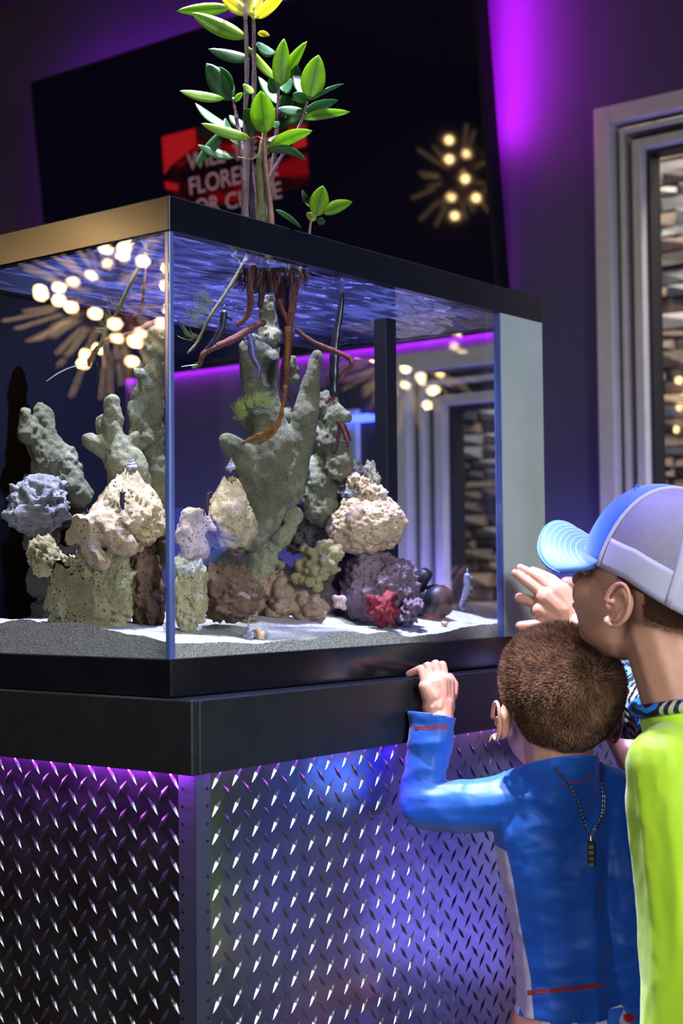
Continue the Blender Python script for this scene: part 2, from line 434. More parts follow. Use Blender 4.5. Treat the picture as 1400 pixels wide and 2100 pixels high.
# ------------------------------------------------------------------ the television
TVT = 0.1175; yR, yL, TVB, TVH = 0.684, 2.310, 1.694, 0.942
tvv = Vector((-math.sin(TVT), 0, math.cos(TVT))); tvu = Vector((0, -1, 0)); tvn = Vector((-math.cos(TVT), 0, -math.sin(TVT)))
tvo = Vector((1.84, yL, TVB))
tv = empty('television', tvo, 'large black wall television tilted downward with a magenta glow behind it', 'television')
W_ = yL - yR
scr = NT('dark_screen'); scr.b.inputs['Base Color'].default_value = (0.0015, 0.0015, 0.003, 1); scr.b.inputs['Roughness'].default_value = 0.035
scr.b.inputs['Emission Color'].default_value = hexc('06051a'); scr.b.inputs['Emission Strength'].default_value = 0.35
scr.b.inputs['Specular IOR Level'].default_value = 0.35
def tvp(u, v, n=0.0): return tvo + tvu*u + tvv*v + tvn*n
MB().obox(tvp(0, 0, -0.045), tvu*W_, tvv*TVH, tvn*0.045).build('housing', M['black'], tv)
bz = MB()
for a, b, c, d in ((0, .012, 0, TVH), (W_-.012, W_, 0, TVH), (.012, W_-.012, 0, .014), (.012, W_-.012, TVH-.012, TVH)):
    bz.obox(tvp(a, c), tvu*(b-a), tvv*(d-c), tvn*0.006)
bz.build('bezel', M['black'], tv)
MB().obox(tvp(.012, .014), tvu*(W_-.024), tvv*(TVH-.026), tvn*0.002).build('screen', scr.m, tv)
MB().box((1.855, yL-1.1, TVB+.3), (WX-.001, yL-.5, TVB+.5)).build('wall_bracket', M['black'], tv)
def tv_uv(px, py):
    d = ray(px, py); t = (tvo-CAM).dot(tvn)/d.dot(tvn); q = CAM + d*t - tvo; return q.dot(tvu), q.dot(tvv)
# the picture on the screen: a red slide with pale lettering
ua, va = tv_uv(333, 281); ub, vb = tv_uv(632, 445)
ub = tv_uv(632, 330)[0]; vb = tv_uv(340, 445)[1]
rs = NT('red_slide'); co = rs.coord('Generated')
n1 = rs.noise(2.6, 4, 0.6, co)
colr = rs.ramp(n1, [(0.40, hexc('14060f')), (0.50, hexc('4a0716')), (0.60, hexc('b80e1c'))])
sx = rs.n('ShaderNodeSeparateXYZ'); rs.l(co, sx.inputs[0])
rs.b.inputs['Base Color'].default_value = (0,0,0,1); rs.b.inputs['Roughness'].default_value = 0.1
rs.l(colr, rs.b.inputs['Emission Color']); rs.b.inputs['Emission Strength'].default_value = 0.3
MB().obox(tvp(ua, vb, 0.0022), tvu*(ub-ua), tvv*(va-vb), tvn*0.0006).build('slide', rs.m, tv)
redm = emis('slide_red', hexc('c80f1e'), 0.5); darkm = emis('slide_dark', hexc('1c0812'), 0.35)
def slide_poly(pts, mat, n=0.0031, name='slide_shape'):
    q = [tv_uv(*p) for p in pts]; mesh(name, [tvp(u, v, n) for u, v in q], [tuple(range(len(q)))], mat, tv)
slide_poly([(333, 281), (402, 263), (404, 297), (380, 318), (352, 340), (338, 358)], redm)
slide_poly([(405, 262), (632, 205), (634, 262), (560, 268), (480, 280), (412, 290)], darkm)
slide_poly([(592, 262), (628, 256), (630, 300), (604, 306)], redm)
slide_poly([(338, 372), (368, 378), (366, 392), (342, 388)], redm)
txm = emis('slide_lettering', hexc('b98a97'), 0.42)
def tvtext(s, px, py, px2, hpx):
    u0, v0 = tv_uv(px, py); u1, _ = tv_uv(px2, py - (px2-px)*0.20); hh = tv_uv(px, py-hpx)[1]-v0
    c = bpy.data.curves.new('lettering', 'FONT'); c.body = s; c.size = 1; c.extrude = 0.004
    o = bpy.data.objects.new('t', c); COL.objects.link(o)
    dg = bpy.context.evaluated_depsgraph_get(); dg.update(); me = bpy.data.meshes.new_from_object(o.evaluated_get(dg)); bpy.data.objects.remove(o)
    V = mv(me); V[:,0] -= V[:,0].min(); V[:,0] *= (u1-u0)/V[:,0].max(); V[:,1] *= hh/0.70
    out = np.array([list(tvp(u0+a, v0+b, 0.0038+c_*0.1)) for a, b, c_ in V]); setv(me, out)
    link('lettering', me, txm, tv)
tvtext('WILL', 388, 350, 464, 34); tvtext('THE', 482, 331, 530, 34); tvtext('R', 548, 318, 568, 34)
tvtext('FLORENCE', 392, 400, 572, 36)
tvtext('OR', 404, 442, 452, 33); tvtext('CLOSE', 466, 430, 580, 33)
# LED strips stuck on its back, the magenta light on the wall
ledm = emis('magenta_led', (0.62, 0.02, 1.0), 26)
def strip(name, a, b, t, mat, parent, face):
    a = Vector(a); b = Vector(b); d = b-a
    side = d.normalized().cross(Vector(face)).normalized()*t
    return MB().obox(a, d, side, Vector(face)*0.004).build(name, mat, parent)
for nm, a, b, f, m_ in (('led_strip', (1.885, yR+.03, TVB+.06), (1.78, yR+.03, TVB+TVH-.05), (1, 0, 0), 1),
                    ('led_strip', (1.885, yL-.03, TVB+.06), (1.78, yL-.03, TVB+TVH-.05), (1, 0, 0), 1)): pass
def led(a, b, face, power, color, parent, size=0.012, rot=None):
    a = Vector(a); b = Vector(b); mid = (a+b)/2; ln = (b-a).length; d = (b-a).normalized(); f = Vector(face).normalized()
    s = f.cross(d).normalized()
    MB().obox(a - s*size/2, b-a, s*size, f*0.002).build('led_strip', emis('led_glow', color, 3.0), parent)
    ld = bpy.data.lights.new('led_light', 'AREA'); ld.shape = 'RECTANGLE'; ld.size = ln; ld.size_y = size; ld.energy = power; ld.color = color
    o = bpy.data.objects.new('led_light', ld); COL.objects.link(o)
    R3 = Matrix((d, -(f.cross(d)), -f)).transposed()
    if R3.determinant() < 0: R3 = Matrix((d, f.cross(d), -f)).transposed()
    mm = R3.to_4x4(); mm.translation = mid + f*0.004; o.matrix_world = mm
    return o
MG = (0.50, 0.015, 1.0)
led(tvp(W_-.02, .10, -.047), tvp(W_-.02, TVH-.02, -.047), (0.86, -0.5, 0), 4.0, (0.72, 0.01, 1.0), tv)
led(tvp(.02, .02, -.047), tvp(.02, TVH-.02, -.047), (0.86, 0.5, 0), 1.1, MG, tv)
led(tvp(.02, TVH-.015, -.047), tvp(W_-.02, TVH-.015, -.047), (0.8, 0, 0.6), 2.2, MG, tv)
led(tvp(.02, .012, -.047), tvp(W_-.02, .012, -.047), (0.9, 0, -0.45), 2.6, (0.75, 0.03, 1.0), tv)

# ------------------------------------------------------------------ things on the wall below the screen
def onw(px, py, x): return on_x(px, py, x)
a = onw(645, 792, 1.83); b = onw(786, 775, 1.83)
cb = empty('wall_cabinet', (1.86, (a.y+b.y)/2, 0), 'dark shallow cupboard standing under the television behind the tank', 'cabinet')
MB().box((1.83, b.y, 0.04), (1.895, a.y, a.z)).build('body', plain('dark_cabinet', hexc('23263a'), hexc('1d2032'), rough=0.5, scale=9), cb, bevel=.003)
MB().box((1.815, b.y+.006, 0.06), (1.829, (a.y+b.y)/2-.002, a.z-.015)).build('door', plain('dark_door', hexc('262a40'), hexc('202438'), rough=0.45, scale=9), cb, bevel=.003)
MB().box((1.815, (a.y+b.y)/2+.002, 0.06), (1.829, a.y-.006, a.z-.015)).build('door', bpy.data.materials['dark_door'], cb, bevel=.003)
MB().box((1.84, b.y+.01, 0), (1.89, a.y-.01, 0.04)).build('plinth', M['black'], cb)
p0 = onw(694, 842, 1.80); p1 = onw(733, 962, 1.80)
fr = MB().box((1.800, p1.y, p1.z), (1.8145, p0.y, p0.z)).build('picture_frame', plain('pale_frame', hexc('c9cfda'), hexc('bfc6d2'), rough=0.5), None, bevel=.002)
tag(fr, 'small pale framed print on the dark cupboard door behind the tank', 'picture')
MB().box((1.798, p1.y+.006, p1.z+.008), (1.8001, p0.y-.006, p0.z-.008)).build('print', plain('grey_print', hexc('8fa0b4'), hexc('c4ccd6'), rough=0.4, scale=30), fr)
q0 = onw(698, 855, 1.785); q1 = onw(756, 859, 1.785)
lb = MB().box((1.780, q1.y, q1.z-.004), (1.8145, q0.y, q0.z+.002)).build('light_bar', emis('blue_indicator', (0.06, 0.10, 1.0), 6), None, bevel=.002)
tag(lb, 'small glowing blue light bar over the pale framed print', 'light')

# white post with a cap behind the tank end
p = U(1126, 1085, 2.75)
po = empty('white_post', (p.x, p.y, 0.9505), 'white square post with a wider cap just right of the tank end', 'post')
MB().box((p.x-.008, p.y-.008, 0.9505), (p.x+.008, p.y+.008, p.z-.022)).build('shaft', M['white_panel'], po, bevel=.002)
MB().box((p.x-.014, p.y-.014, p.z-.022), (p.x+.014, p.y+.014, p.z)).build('cap', M['white_panel'], po, bevel=.004)

# ------------------------------------------------------------------ chandeliers (seen mirrored in the left pane and in the screen)
brass = plain('dark_brass', hexc('8a6a35'), hexc('6e5228'), rough=0.3, metal=1)
bulbm = emis('warm_bulb', (1.0, 0.62, 0.26), 110)
def chandelier(c, rad, label, n=120, nb=22, seed=3, br=0.014):
    rr = random.Random(seed); c = Vector(c)
    e = empty('chandelier', c, label, 'chandelier', None)
    MB().ball(c, rad*.13, 14, 10).build('hub', brass, e, smooth=True)
    MB().tube([c+Vector((0,0,.02)), Vector((c.x, c.y, H))], .006, 6).build('hanging_rod', brass, e)
    MB().tube([Vector((c.x, c.y, H-.02)), Vector((c.x, c.y, H))], .05, 16).build('ceiling_rose', brass, e)
    rods = MB(); gold = (1+5**.5)/2; glow = MB()
    for i in range(n):
        zz = 1-2*(i+.5)/n; t = 2*PI*i/gold; r = math.sqrt(1-zz*zz); d = Vector((r*math.cos(t), r*math.sin(t), zz))
        bulb = (i % 4 == 0); ln = rad*(rr.uniform(.62, .80) if bulb else rr.uniform(.8, 1.3))
        rods.tube([c+d*rad*.1, c+d*ln], .0026, 5)
        if bulb:
            MB().ball(c+d*(ln+.008), br, 8, 6).build('bulb', bulbm, e, smooth=True)
        else: glow.tube([c+d*ln*.5, c+d*ln*.95], .003, 5)
    rods.build('rods', brass, e)['kind'] = 'stuff'
    glow.build('rod_glow', emis('warm_rod_glow', (1.0, .62, .28), 5), e)['kind'] = 'stuff'  # emissive sleeves added so the gold rods shine as streaks
mpt = U(222, 612, 5.0); chandelier((-mpt.x, mpt.y, mpt.z), .30, 'starburst chandelier of thin rods and warm bulbs mirrored in the left glass pane', seed=5, br=.017)
mpt = U(944, 366, 6.2); dd = (mpt-tvo).dot(tvn); c2 = mpt - tvn*2*dd
CH2 = c2
chandelier(c2, .22, 'starburst chandelier mirrored in the dark television screen', n=30, seed=9, br=.016)

# ================================================================== CABINET WITH TREAD PLATE
TZ = 0.95; TL = 0.8668; TD = 0.46; TH = 0.60
LX = -0.0135; LY = -0.05; LB = 0.864          # ledge: left face, front face, underside
CX, CY = 0.0105, -0.030                       # cabinet corner
CL, CDp = 1.28, 0.49
cab = empty('aquarium_cabinet', (0.4, 0.2, 0), 'aquarium cabinet clad in shiny diamond tread plate, black ledge on top', 'cabinet')
def platemat(name, base, rough):
    t = NT(name); t.b.inputs['Metallic'].default_value = 1; t.b.inputs['Base Color'].default_value = base
    co = t.coord(); r = t.ramp(t.noise(9, 3, .6, co), [(0.3, (rough*.8,)*3), (0.7, (rough*1.25,)*3)])
    t.l(r, t.b.inputs['Roughness']); t.bump(t.noise(26, 2, 0.5, co), 0.25, 0.004); return t.m
M['plate'] = platemat('polished_tread_plate', hexc('b9bccb'), 0.25)
M['lug'] = platemat('tread_plate_lug', hexc('94969f'), 0.28)
MB().box((CX, CY, 0.0), (CX+CL, CY+.004, LB)).build('front_plate', M['plate'], cab)
MB().box((CX, CY+.004, 0.0), (CX+.004, CY+CDp, LB)).build('side_plate', M['plate'], cab)
MB().box((CX+.006, CY+.006, 0.0), (CX+CL-.002, CY+CDp-.002, LB-.001)).build('carcass', M['black'], cab)
# lugs
def lugmesh(sgn):
    # local: x along the face, y up, z out; long axis at about 48 degrees
    L_, Wd, hh = .0135, .0036, .0019
    pts = [(-L_,0,0),(L_,0,0),(0,Wd,0),(0,-Wd,0),(-L_*.5,Wd*.55,0),(L_*.5,Wd*.55,0),(L_*.5,-Wd*.55,0),(-L_*.5,-Wd*.55,0),(-L_*.5,0,hh*.7),(0,0,hh),(L_*.5,0,hh*.7)]
    f = [(0,8,4),(4,8,9,2),(2,9,10,5),(5,10,1),(1,10,6),(6,10,9,3),(3,9,8,7),(7,8,0)]
    an = math.radians(50)*sgn; ca, sa = math.cos(an), math.sin(an)
    f = [t[::-1] for t in f]
    return [(x*ca-y*sa, x*sa+y*ca, z) for x,y,z in pts], f
LUG = {1: lugmesh(1), -1: lugmesh(-1)}
spots = []
PU, PV = .0355, .0327
def addface(o, u, n, umax):
    for s_, ou, ov in ((1, 0, 0), (-1, .5, .5)):
        i = 0
        while (i+ou)*PU+.022 < umax:
            for j in range(0, 26):
                vz = LB - .012 - (j+ov)*PV
                if vz < .01: continue
                spots.append((Vector(o)+Vector(u)*((i+ou)*PU+.022)+Vector((0,0,vz)), u, n, s_))
            i += 1
addface((CX+.014, CY, 0), (1,0,0), (0,-1,0), CL-.03)
addface((CX, CY+.014, 0), (0,1,0), (-1,0,0), CDp-.03)
def vis(p, mar=10):
    d = p-CAM; k = d.dot(FW); x = 700+FPX*d.dot(RT)/k; y = 1050-FPX*d.dot(UP)/k
    return -mar < x < 1110 and y < 2100+mar
def depth(p): return (p-CAM).dot(FW)
visible = sorted([s for s in spots if vis(s[0])], key=lambda s: depth(s[0])); rest = [s for s in spots if not vis(s[0])] + visible[300:]
lugbank = {}
def frame_for(u, n):
    # local x -> u, y -> up, z -> outward
    return Matrix((Vector(u), Vector((0,0,1)), Vector(n))).transposed()
for p, u, n, s_ in visible[:300]:
    k = (u, s_)
    if k not in lugbank:
        R3 = frame_for(u, n); vs, fs = LUG[s_]
        me = bpy.data.meshes.new('raised_lug'); me.from_pydata([tuple(R3 @ Vector(v)) for v in vs], [], fs); me.materials.append(M['lug']); lugbank[k] = me
        if R3.determinant() < 0: me.flip_normals()
    o = bpy.data.objects.new('raised_lug', lugbank[k]); COL.objects.link(o); o.location = p; setpar(o, cab)
mb = MB()
for p, u, n, s_ in rest:
    R3 = frame_for(u, n); vs, fs = LUG[s_]
    mb.add([p + R3 @ Vector(v) for v in vs], [f[::-1] for f in fs] if R3.determinant() < 0 else fs)
mb.build('raised_lugs', M['lug'], cab)['kind'] = 'stuff'
# aluminium corner angle with screw holes
al = NT('embossed_aluminium'); al.b.inputs['Metallic'].default_value = 0.9; al.b.inputs['Base Color'].default_value = hexc('656b80'); al.b.inputs['Roughness'].default_value = 0.38
ck = al.n('ShaderNodeTexVoronoi'); ck.inputs['Scale'].default_value = 520; ck.inputs['Randomness'].default_value = 0; al.l(al.coord(), ck.inputs['Vector']); al.bump(ck.outputs['Distance'], 0.8, 0.0012)
AW = .0225
c0 = MB(); c0.box((CX-.002, CY-.002, 0), (CX+AW, CY, LB)); c0.box((CX-.002, CY, 0), (CX, CY+AW+.004, LB))
ca_ = c0.build('corner_angle', al.m, cab, bevel=.0006)
hb_ = NT('hole_dark').m; hb_.node_tree.nodes['Principled BSDF'].inputs['Base Color'].default_value = (0.004,0.004,0.008,1)
for j in range(0, 22):
    if j % 6 in (4,): continue
    zz = LB - .020 - j*.0205*1.9/1.9
    a = Vector((CX+AW-.0055, CY-.0021, zz)); b = Vector((CX-.0021, CY+AW-.003, zz))
    MB().tube([a, a+Vector((0,-.0004,0))], .0021, 10).build('screw_hole', hb_, ca_)
    MB().tube([b, b+Vector((-.0004,0,0))], .0021, 10).build('screw_hole', hb_, ca_)
# ledge boards
MB().box((LX+.010, LY, LB), (CX+CL+.02, LY+.010, TZ)).build('front_board', M['ledge'], cab, bevel=.0015)
MB().box((LX-.002, LY+.001, LB), (LX+.010, CY+CDp+.02, TZ)).build('side_board', M['ledge'], cab, bevel=.0015)
MB().box((LX+.011, LY+.0105, TZ-.018), (CX+CL+.02, CY+CDp+.02, TZ-.0005)).build('top_board', M['ledge'], cab, bevel=.001)
# violet LED strip under the ledge
PU_ = (0.45, 0.06, 1.0)
led((0.03, CY-.005, LB+.010), (CX+CL, CY-.005, LB+.010), (0, 0, -1), 1.6, PU_, cab, size=.006)
led((LX+.017, CY+.02, LB+.010), (LX+.017, CY+CDp, LB+.010), (0, 0, -1), 3.6, (0.50, 0.05, 1.0), cab, size=.006)

# ================================================================== THE AQUARIUM
G = .008; FRH = .046; FRT = .043
tank = empty('aquarium', (TL/2, TD/2, TZ), 'glass aquarium in a black plastic frame holding rocks and white sand', 'aquarium')
def ring(z0, z1, out, lip, name, parts=True):
    # four mitred rails
    x0, x1, y0, y1 = -out, TL+out, -out, TD+out; i = lip
    def rail(q, nm):
        vs = [(*p, z) for z in (z0, z1) for p in q]
        m2 = MB().add(vs, [(3,2,1,0),(4,5,6,7),(0,1,5,4),(1,2,6,5),(2,3,7,6),(3,0,4,7)])
        return m2.build(nm, M['black_frame'], tank, bevel=.0015)
    rail([(x0,y0),(x1,y0),(x1-i,y0+i),(x0+i,y0+i)], name)
    rail([(x1,y0),(x1,y1),(x1-i,y1-i),(x1-i,y0+i)], name)
    rail([(x1,y1),(x0,y1),(x0+i,y1-i),(x1-i,y1-i)], name)
    rail([(x0,y1),(x0,y0),(x0+i,y0+i),(x0+i,y1-i)], name)
ring(TZ+.0008, TZ+FRH, 0, .014, 'bottom_frame'); ring(TZ+TH-FRT, TZ+TH, 0, .016, 'top_frame')
g0, g1 = TZ+FRH-.01, TZ+TH-FRT+.01
in0 = .003
MB().box((in0+G, in0, g0), (TL-.003, in0+G, g1)).build('front_pane', M['glass'], tank)
MB().box((in0, in0, g0), (in0+G-.0003, TD-.003, g1)).build('left_pane', M['glass'], tank)
MB().box((in0+G, TD-.003-G, g0), (TL-.003-G, TD-.003, g1)).build('back_pane', M['glass'], tank)
MB().box((TL-.003-G, in0+G+.0003, g0), (TL-.003, TD-.003, g1)).build('end_pane', M['glass'], tank)
MB().box((in0+G, in0+G, TZ+.02), (TL-.003-G, TD-.003-G, TZ+.026)).build('base_pane', M['black'], tank)
# silicone corner and polished edge
MB().box((in0-.0005, in0-.0005, g0), (in0+G+.0005, in0+G+.0005, g1)).build('corner_seam', M['edge'], tank, bevel=.002)
# end panel painted grey white
MB().box((.7385, -.0005, g0+.01), (TL-.002, in0-.0003, g1-.01)).build('end_panel', M['white_panel'], tank)
MB().box((.7370, in0-.002, g0+.01), (.7385, in0+G+.002, g1-.01)).build('end_seam', M['edge'], tank)
# navy sheet added behind the left half for the rear pane's dark reflection
BY = TD-.003-G-.0025
MB().box((in0+G+.001, BY, g0+.01), (.352, BY+.002, g1-.012)).build('reflection_sheet', M['navy'], tank)
# black strip added at the right rear for the tank's dark back corner
q = U(800, 900, 2.34)
MB().box((q.x-.014, q.y-.004, TZ+.026), (q.x+.014, q.y+.020, g1-.02)).build('rear_corner_strip', M['black'], tank, bevel=.002)
# dark rail across the rear top: light hood edge
# water with ripples
WZ = TZ+TH-FRT+.0015
nx, ny = 150, 80
xs = np.linspace(in0+G+.001, TL-.003-G-.001, nx); ys = np.linspace(in0+G+.001, BY-.001, ny)
XX, YY = np.meshgrid(xs, ys, indexing='ij'); PP = np.stack([XX.ravel()*26, YY.ravel()*60, np.zeros(nx*ny)+3], 1)
ZZ = WZ + .0012*fbm(PP, 3, .45)
me_f = [(i*ny+j, (i+1)*ny+j, (i+1)*ny+j+1, i*ny+j+1) for i in range(nx-1) for j in range(ny-1)]
wm_ = glassmat('water_surface', 1.33, 1.0, tint=(0.80,0.88,1,1), rough=0.04, base=0.30)
_nt = wm_.node_tree; _o = _nt.nodes['Material Output']; _src = _o.inputs[0].links[0].from_socket
_t = _nt.nodes.new('ShaderNodeBsdfTranslucent'); _t.inputs[0].default_value = (.22,.28,.85,1); _m = _nt.nodes.new('ShaderNodeMixShader')
_tc = _nt.nodes.new('ShaderNodeTexCoord'); _mp = _nt.nodes.new('ShaderNodeMapping'); _mp.inputs['Scale'].default_value = (14, 60, 1); _nz = _nt.nodes.new('ShaderNodeTexNoise'); _nz.inputs['Detail'].default_value = 3; _nz.inputs['Scale'].default_value = 1
_rp = _nt.nodes.new('ShaderNodeValToRGB'); _rp.color_ramp.elements[0].position = .50; _rp.color_ramp.elements[1].position = .62; _rp.color_ramp.elements[0].color = (.01,.01,.01,1); _rp.color_ramp.elements[1].color = (.04,.04,.04,1)  # bluish streaks put into the colour to brighten the water's underside
_nt.links.new(_tc.outputs['Object'], _mp.inputs[0]); _nt.links.new(_mp.outputs[0], _nz.inputs['Vector']); _nt.links.new(_nz.outputs[0], _rp.inputs[0]); _nt.links.new(_rp.outputs[0], _m.inputs[0])
_nt.links.new(_src, _m.inputs[1]); _nt.links.new(_t.outputs[0], _m.inputs[2]); _nt.links.new(_m.outputs[0], _o.inputs[0])
mesh('water_surface', np.stack([XX.ravel(), YY.ravel(), ZZ], 1), me_f, wm_, tank, smooth=True)

# ------------------------------------------------------------------ sand
sand = NT('white_sand'); co = sand.coord(); sand.b.inputs['Roughness'].default_value = 0.8
v1 = sand.n('ShaderNodeTexVoronoi'); v1.inputs['Scale'].default_value = 520; sand.l(co, v1.inputs['Vector'])
sand.l(sand.mix(sand.ramp(v1.outputs['Color'], [(0.0, (0,0,0)), (1.0, (1,1,1))]), hexc('a8a5a0'), hexc('efeae6')), sand.b.inputs['Base Color'])
sand.bump(v1.outputs['Distance'], 1.0, .003)
nx, ny = 260, 130
x_0, x_1, y_0, y_1 = in0+G+.0006, TL-.003-G-.0006, in0+G+.0006, BY-.0006
xs = np.linspace(x_0, x_1, nx); ys = np.linspace(y_0, y_1, ny); XX, YY = np.meshgrid(xs, ys, indexing='ij')
base = TZ+.046+.015
hz = base + .004*np.sin(XX*19+1.0)*np.exp(-YY*4) + .024*np.clip((YY-.015)/.16, 0, 1) + .0035*fbm(np.stack([XX.ravel()*18, YY.ravel()*18, XX.ravel()*0], 1), 3).reshape(XX.shape)
gr = .0007*_hash((XX.ravel()*90000).astype(int), (YY.ravel()*90000).astype(int), np.zeros(XX.size, int)).reshape(XX.shape)
hz = hz + gr
top = np.stack([XX.ravel(), YY.ravel(), hz.ravel()], 1); bot = top.copy(); bot[:,2] = TZ+.0262
vs = np.concatenate([top, bot]); N_ = nx*ny; idx = lambda i, j: i*ny+j
fs = [(idx(i,j), idx(i+1,j), idx(i+1,j+1), idx(i,j+1)) for i in range(nx-1) for j in range(ny-1)]
fs += [(idx(i,0), idx(i,0)+N_, idx(i+1,0)+N_, idx(i+1,0)) for i in range(nx-1)] + [(idx(i+1,ny-1), idx(i+1,ny-1)+N_, idx(i,ny-1)+N_, idx(i,ny-1)) for i in range(nx-1)]
fs += [(idx(0,j+1), idx(0,j+1)+N_, idx(0,j)+N_, idx(0,j)) for j in range(ny-1)] + [(idx(nx-1,j), idx(nx-1,j)+N_, idx(nx-1,j+1)+N_, idx(nx-1,j+1)) for j in range(ny-1)]
so = mesh('sand', vs, fs, sand.m); tag(so, 'bed of bright white coral sand covering the tank floor', 'sand', kind='stuff')
def sandz(x, y):
    i = min(max(int((x-x_0)/(x_1-x_0)*(nx-1)), 0), nx-1); j = min(max(int((y-y_0)/(y_1-y_0)*(ny-1)), 0), ny-1); return hz[i, j]

# ================================================================== ROCKS AND CORAL
R = {}
R['beige'] = rockmat('beige_porous_rock', hexc('c4ad84'), hexc('735c40'), hexc('2e241c'), pore=150, patch=hexc('a9a27c'))
R['sandy'] = rockmat('cream_pitted_rock', hexc('ccb08c'), hexc('84684a'), hexc('35281f'), pore=190, patch=hexc('b8aab8'))
R['olivebeige'] = rockmat('olive_cream_rock', hexc('ada27a'), hexc('615a3c'), hexc('2a2619'), pore=170, patch=hexc('c8cdbb'))
R['olive'] = rockmat('olive_branch_rock', hexc('67634a'), hexc('3b3929'), hexc('24261a'), pore=300, pore_depth=.25, big=9, patch=hexc('93937c'))
R['greyolive'] = rockmat('grey_olive_rock', hexc('8c8668'), hexc('4c4833'), hexc('2e2c20'), pore=260, pore_depth=.2, big=10)
R['brown'] = rockmat('brown_rough_rock', hexc('7d604e'), hexc('4a352c'), hexc('1a120e'), pore=140, patch=hexc('68694a'))
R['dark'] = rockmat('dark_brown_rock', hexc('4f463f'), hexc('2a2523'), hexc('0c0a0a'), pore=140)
R['purple'] = rockmat('mauve_coralline_rock', hexc('8d7480'), hexc('514344'), hexc('1c1418'), pore=150, patch=hexc('7a6c93'))
R['coral'] = rockmat('khaki_knobby_coral', hexc('978b5c'), hexc('5e5436'), hexc('2a2414'), pore=330, pore_depth=.2)
R['tancoral'] = rockmat('tan_knobby_coral', hexc('a98a72'), hexc('6a5344'), hexc('271c16'), pore=220)
R['pinkcoral'] = rockmat('pinkish_coral', hexc('c9a9a2'), hexc('8f7274'), hexc('3a2a2a'), pore=200)
R['red'] = plain('red_sponge', hexc('8a0c16'), hexc('4a0610'), rough=.7, scale=60, bump=.5, bscale=300)
R['greywhite'] = rockmat('grey_white_rock', hexc('8f8b8a'), hexc('55504c'), hexc('2a2624'), pore=150)
def rock(label, mat, px, py, z, rx, ry, rz=None, seed=1, rough=.18, sub=5, pits=.10, tilt=0, top=None, freq=1.0, cat='rock', name='rock', group=None, shape=None):
    """px,py centre in the view at distance z; radii rx, ry in the same pixels; rz in metres"""
    c = U(px, py, z); a = pm(rx, z); b = pm(ry, z); rz = rz or (a+b)/2*.85
    bm = bmesh.new(); bmesh.ops.create_icosphere(bm, subdivisions=sub, radius=1)
    me = bpy.data.meshes.new(name); bm.to_mesh(me); bm.free()
    V = mv(me); N0 = V.copy(); s = seed*7.31
    d = 1 + rough*1.3*fbm(N0*1.6*freq+s, 3, .55) + rough*.75*fbm(N0*5*freq+s, 3, .6) + rough*.35*fbm(N0*15*freq+s, 2, .6)
    d = d - pits*np.clip(.34-worley(N0*4.6*freq+s), 0, 1)*1.6 - pits*.7*np.clip(.34-worley(N0*10*freq+s+4), 0, 1)*1.2
    V = N0*d[:,None]
    if shape == 'cone':                       # narrows upward
        k = np.clip(1.08-.52*V[:,2], .25, 1.35); V[:,0] *= k; V[:,1] *= k; V[:,2] = np.where(V[:,2] < 0, V[:,2]*.8, V[:,2])
    if shape == 'block':
        V = np.sign(V)*np.abs(V)**.72
    V = V*np.array([a, rz, b])
    Rx = Vector((RT.x, RT.y, 0)).normalized(); Ry = Vector((FW.x, FW.y, 0)).normalized()
    R3 = np.array(Matrix((Rx, Ry, Vector((0,0,1)))).transposed()); Rt = np.array(Matrix.Rotation(math.radians(tilt), 3, 'Y'))
    V = (V @ Rt.T) @ R3.T
    # keep it inside the glass and above the base
    W3 = V + np.array(c)
    W3[:,0] = np.clip(W3[:,0], in0+G+.003, TL-.003-G-.003); W3[:,1] = np.clip(W3[:,1], in0+G+.004, BY-.002); W3[:,2] = np.maximum(W3[:,2], TZ+.0275)
    setv(me, W3 - np.array(c))
    o = link(name, me, mat, None, True); o.location = c
    return tag(o, label, cat, group)
def lumps(label, mat, balls, seed=1, amp=.0022, voxel=.0022, cat='rock', name='rock', freq=90, group=None):
    """union of pixel-placed capsules (px,py,z,r px [, px,py,z,r])"""
    prims = []
    for b in balls:
        if len(b) == 4: prims.append(('e', U(b[0], b[1], b[2]), (pm(b[3], b[2]),)*3))
        else: prims.append(('c', U(b[0], b[1], b[2]), pm(b[3], b[2]), U(b[4], b[5], b[6]), pm(b[7], b[6])))
    me = remesh(prims_bm(prims), voxel, 3, .6); V = mv(me); N = mn(me); s = seed*3.7
    V = V + N*(amp*(fbm(V*freq*.35+s, 3, .6)*1.6 + .8*fbm(V*freq+s, 3, .6) - 1.4*np.clip(.35-worley(V*freq*.8+s), 0, 1)))[:,None]
    V[:,0] = np.clip(V[:,0], in0+G+.003, TL-.003-G-.003); V[:,1] = np.clip(V[:,1], in0+G+.004, BY-.002); V[:,2] = np.clip(V[:,2], TZ+.0275, WZ-.004)
    setv(me, V); c = U(balls[0][0], balls[0][1], balls[0][2])
    me.transform(Matrix.Translation(-c)); me.name = name
    o = link(name, me, mat, None, True); o.location = c
    return tag(o, label, cat, group)
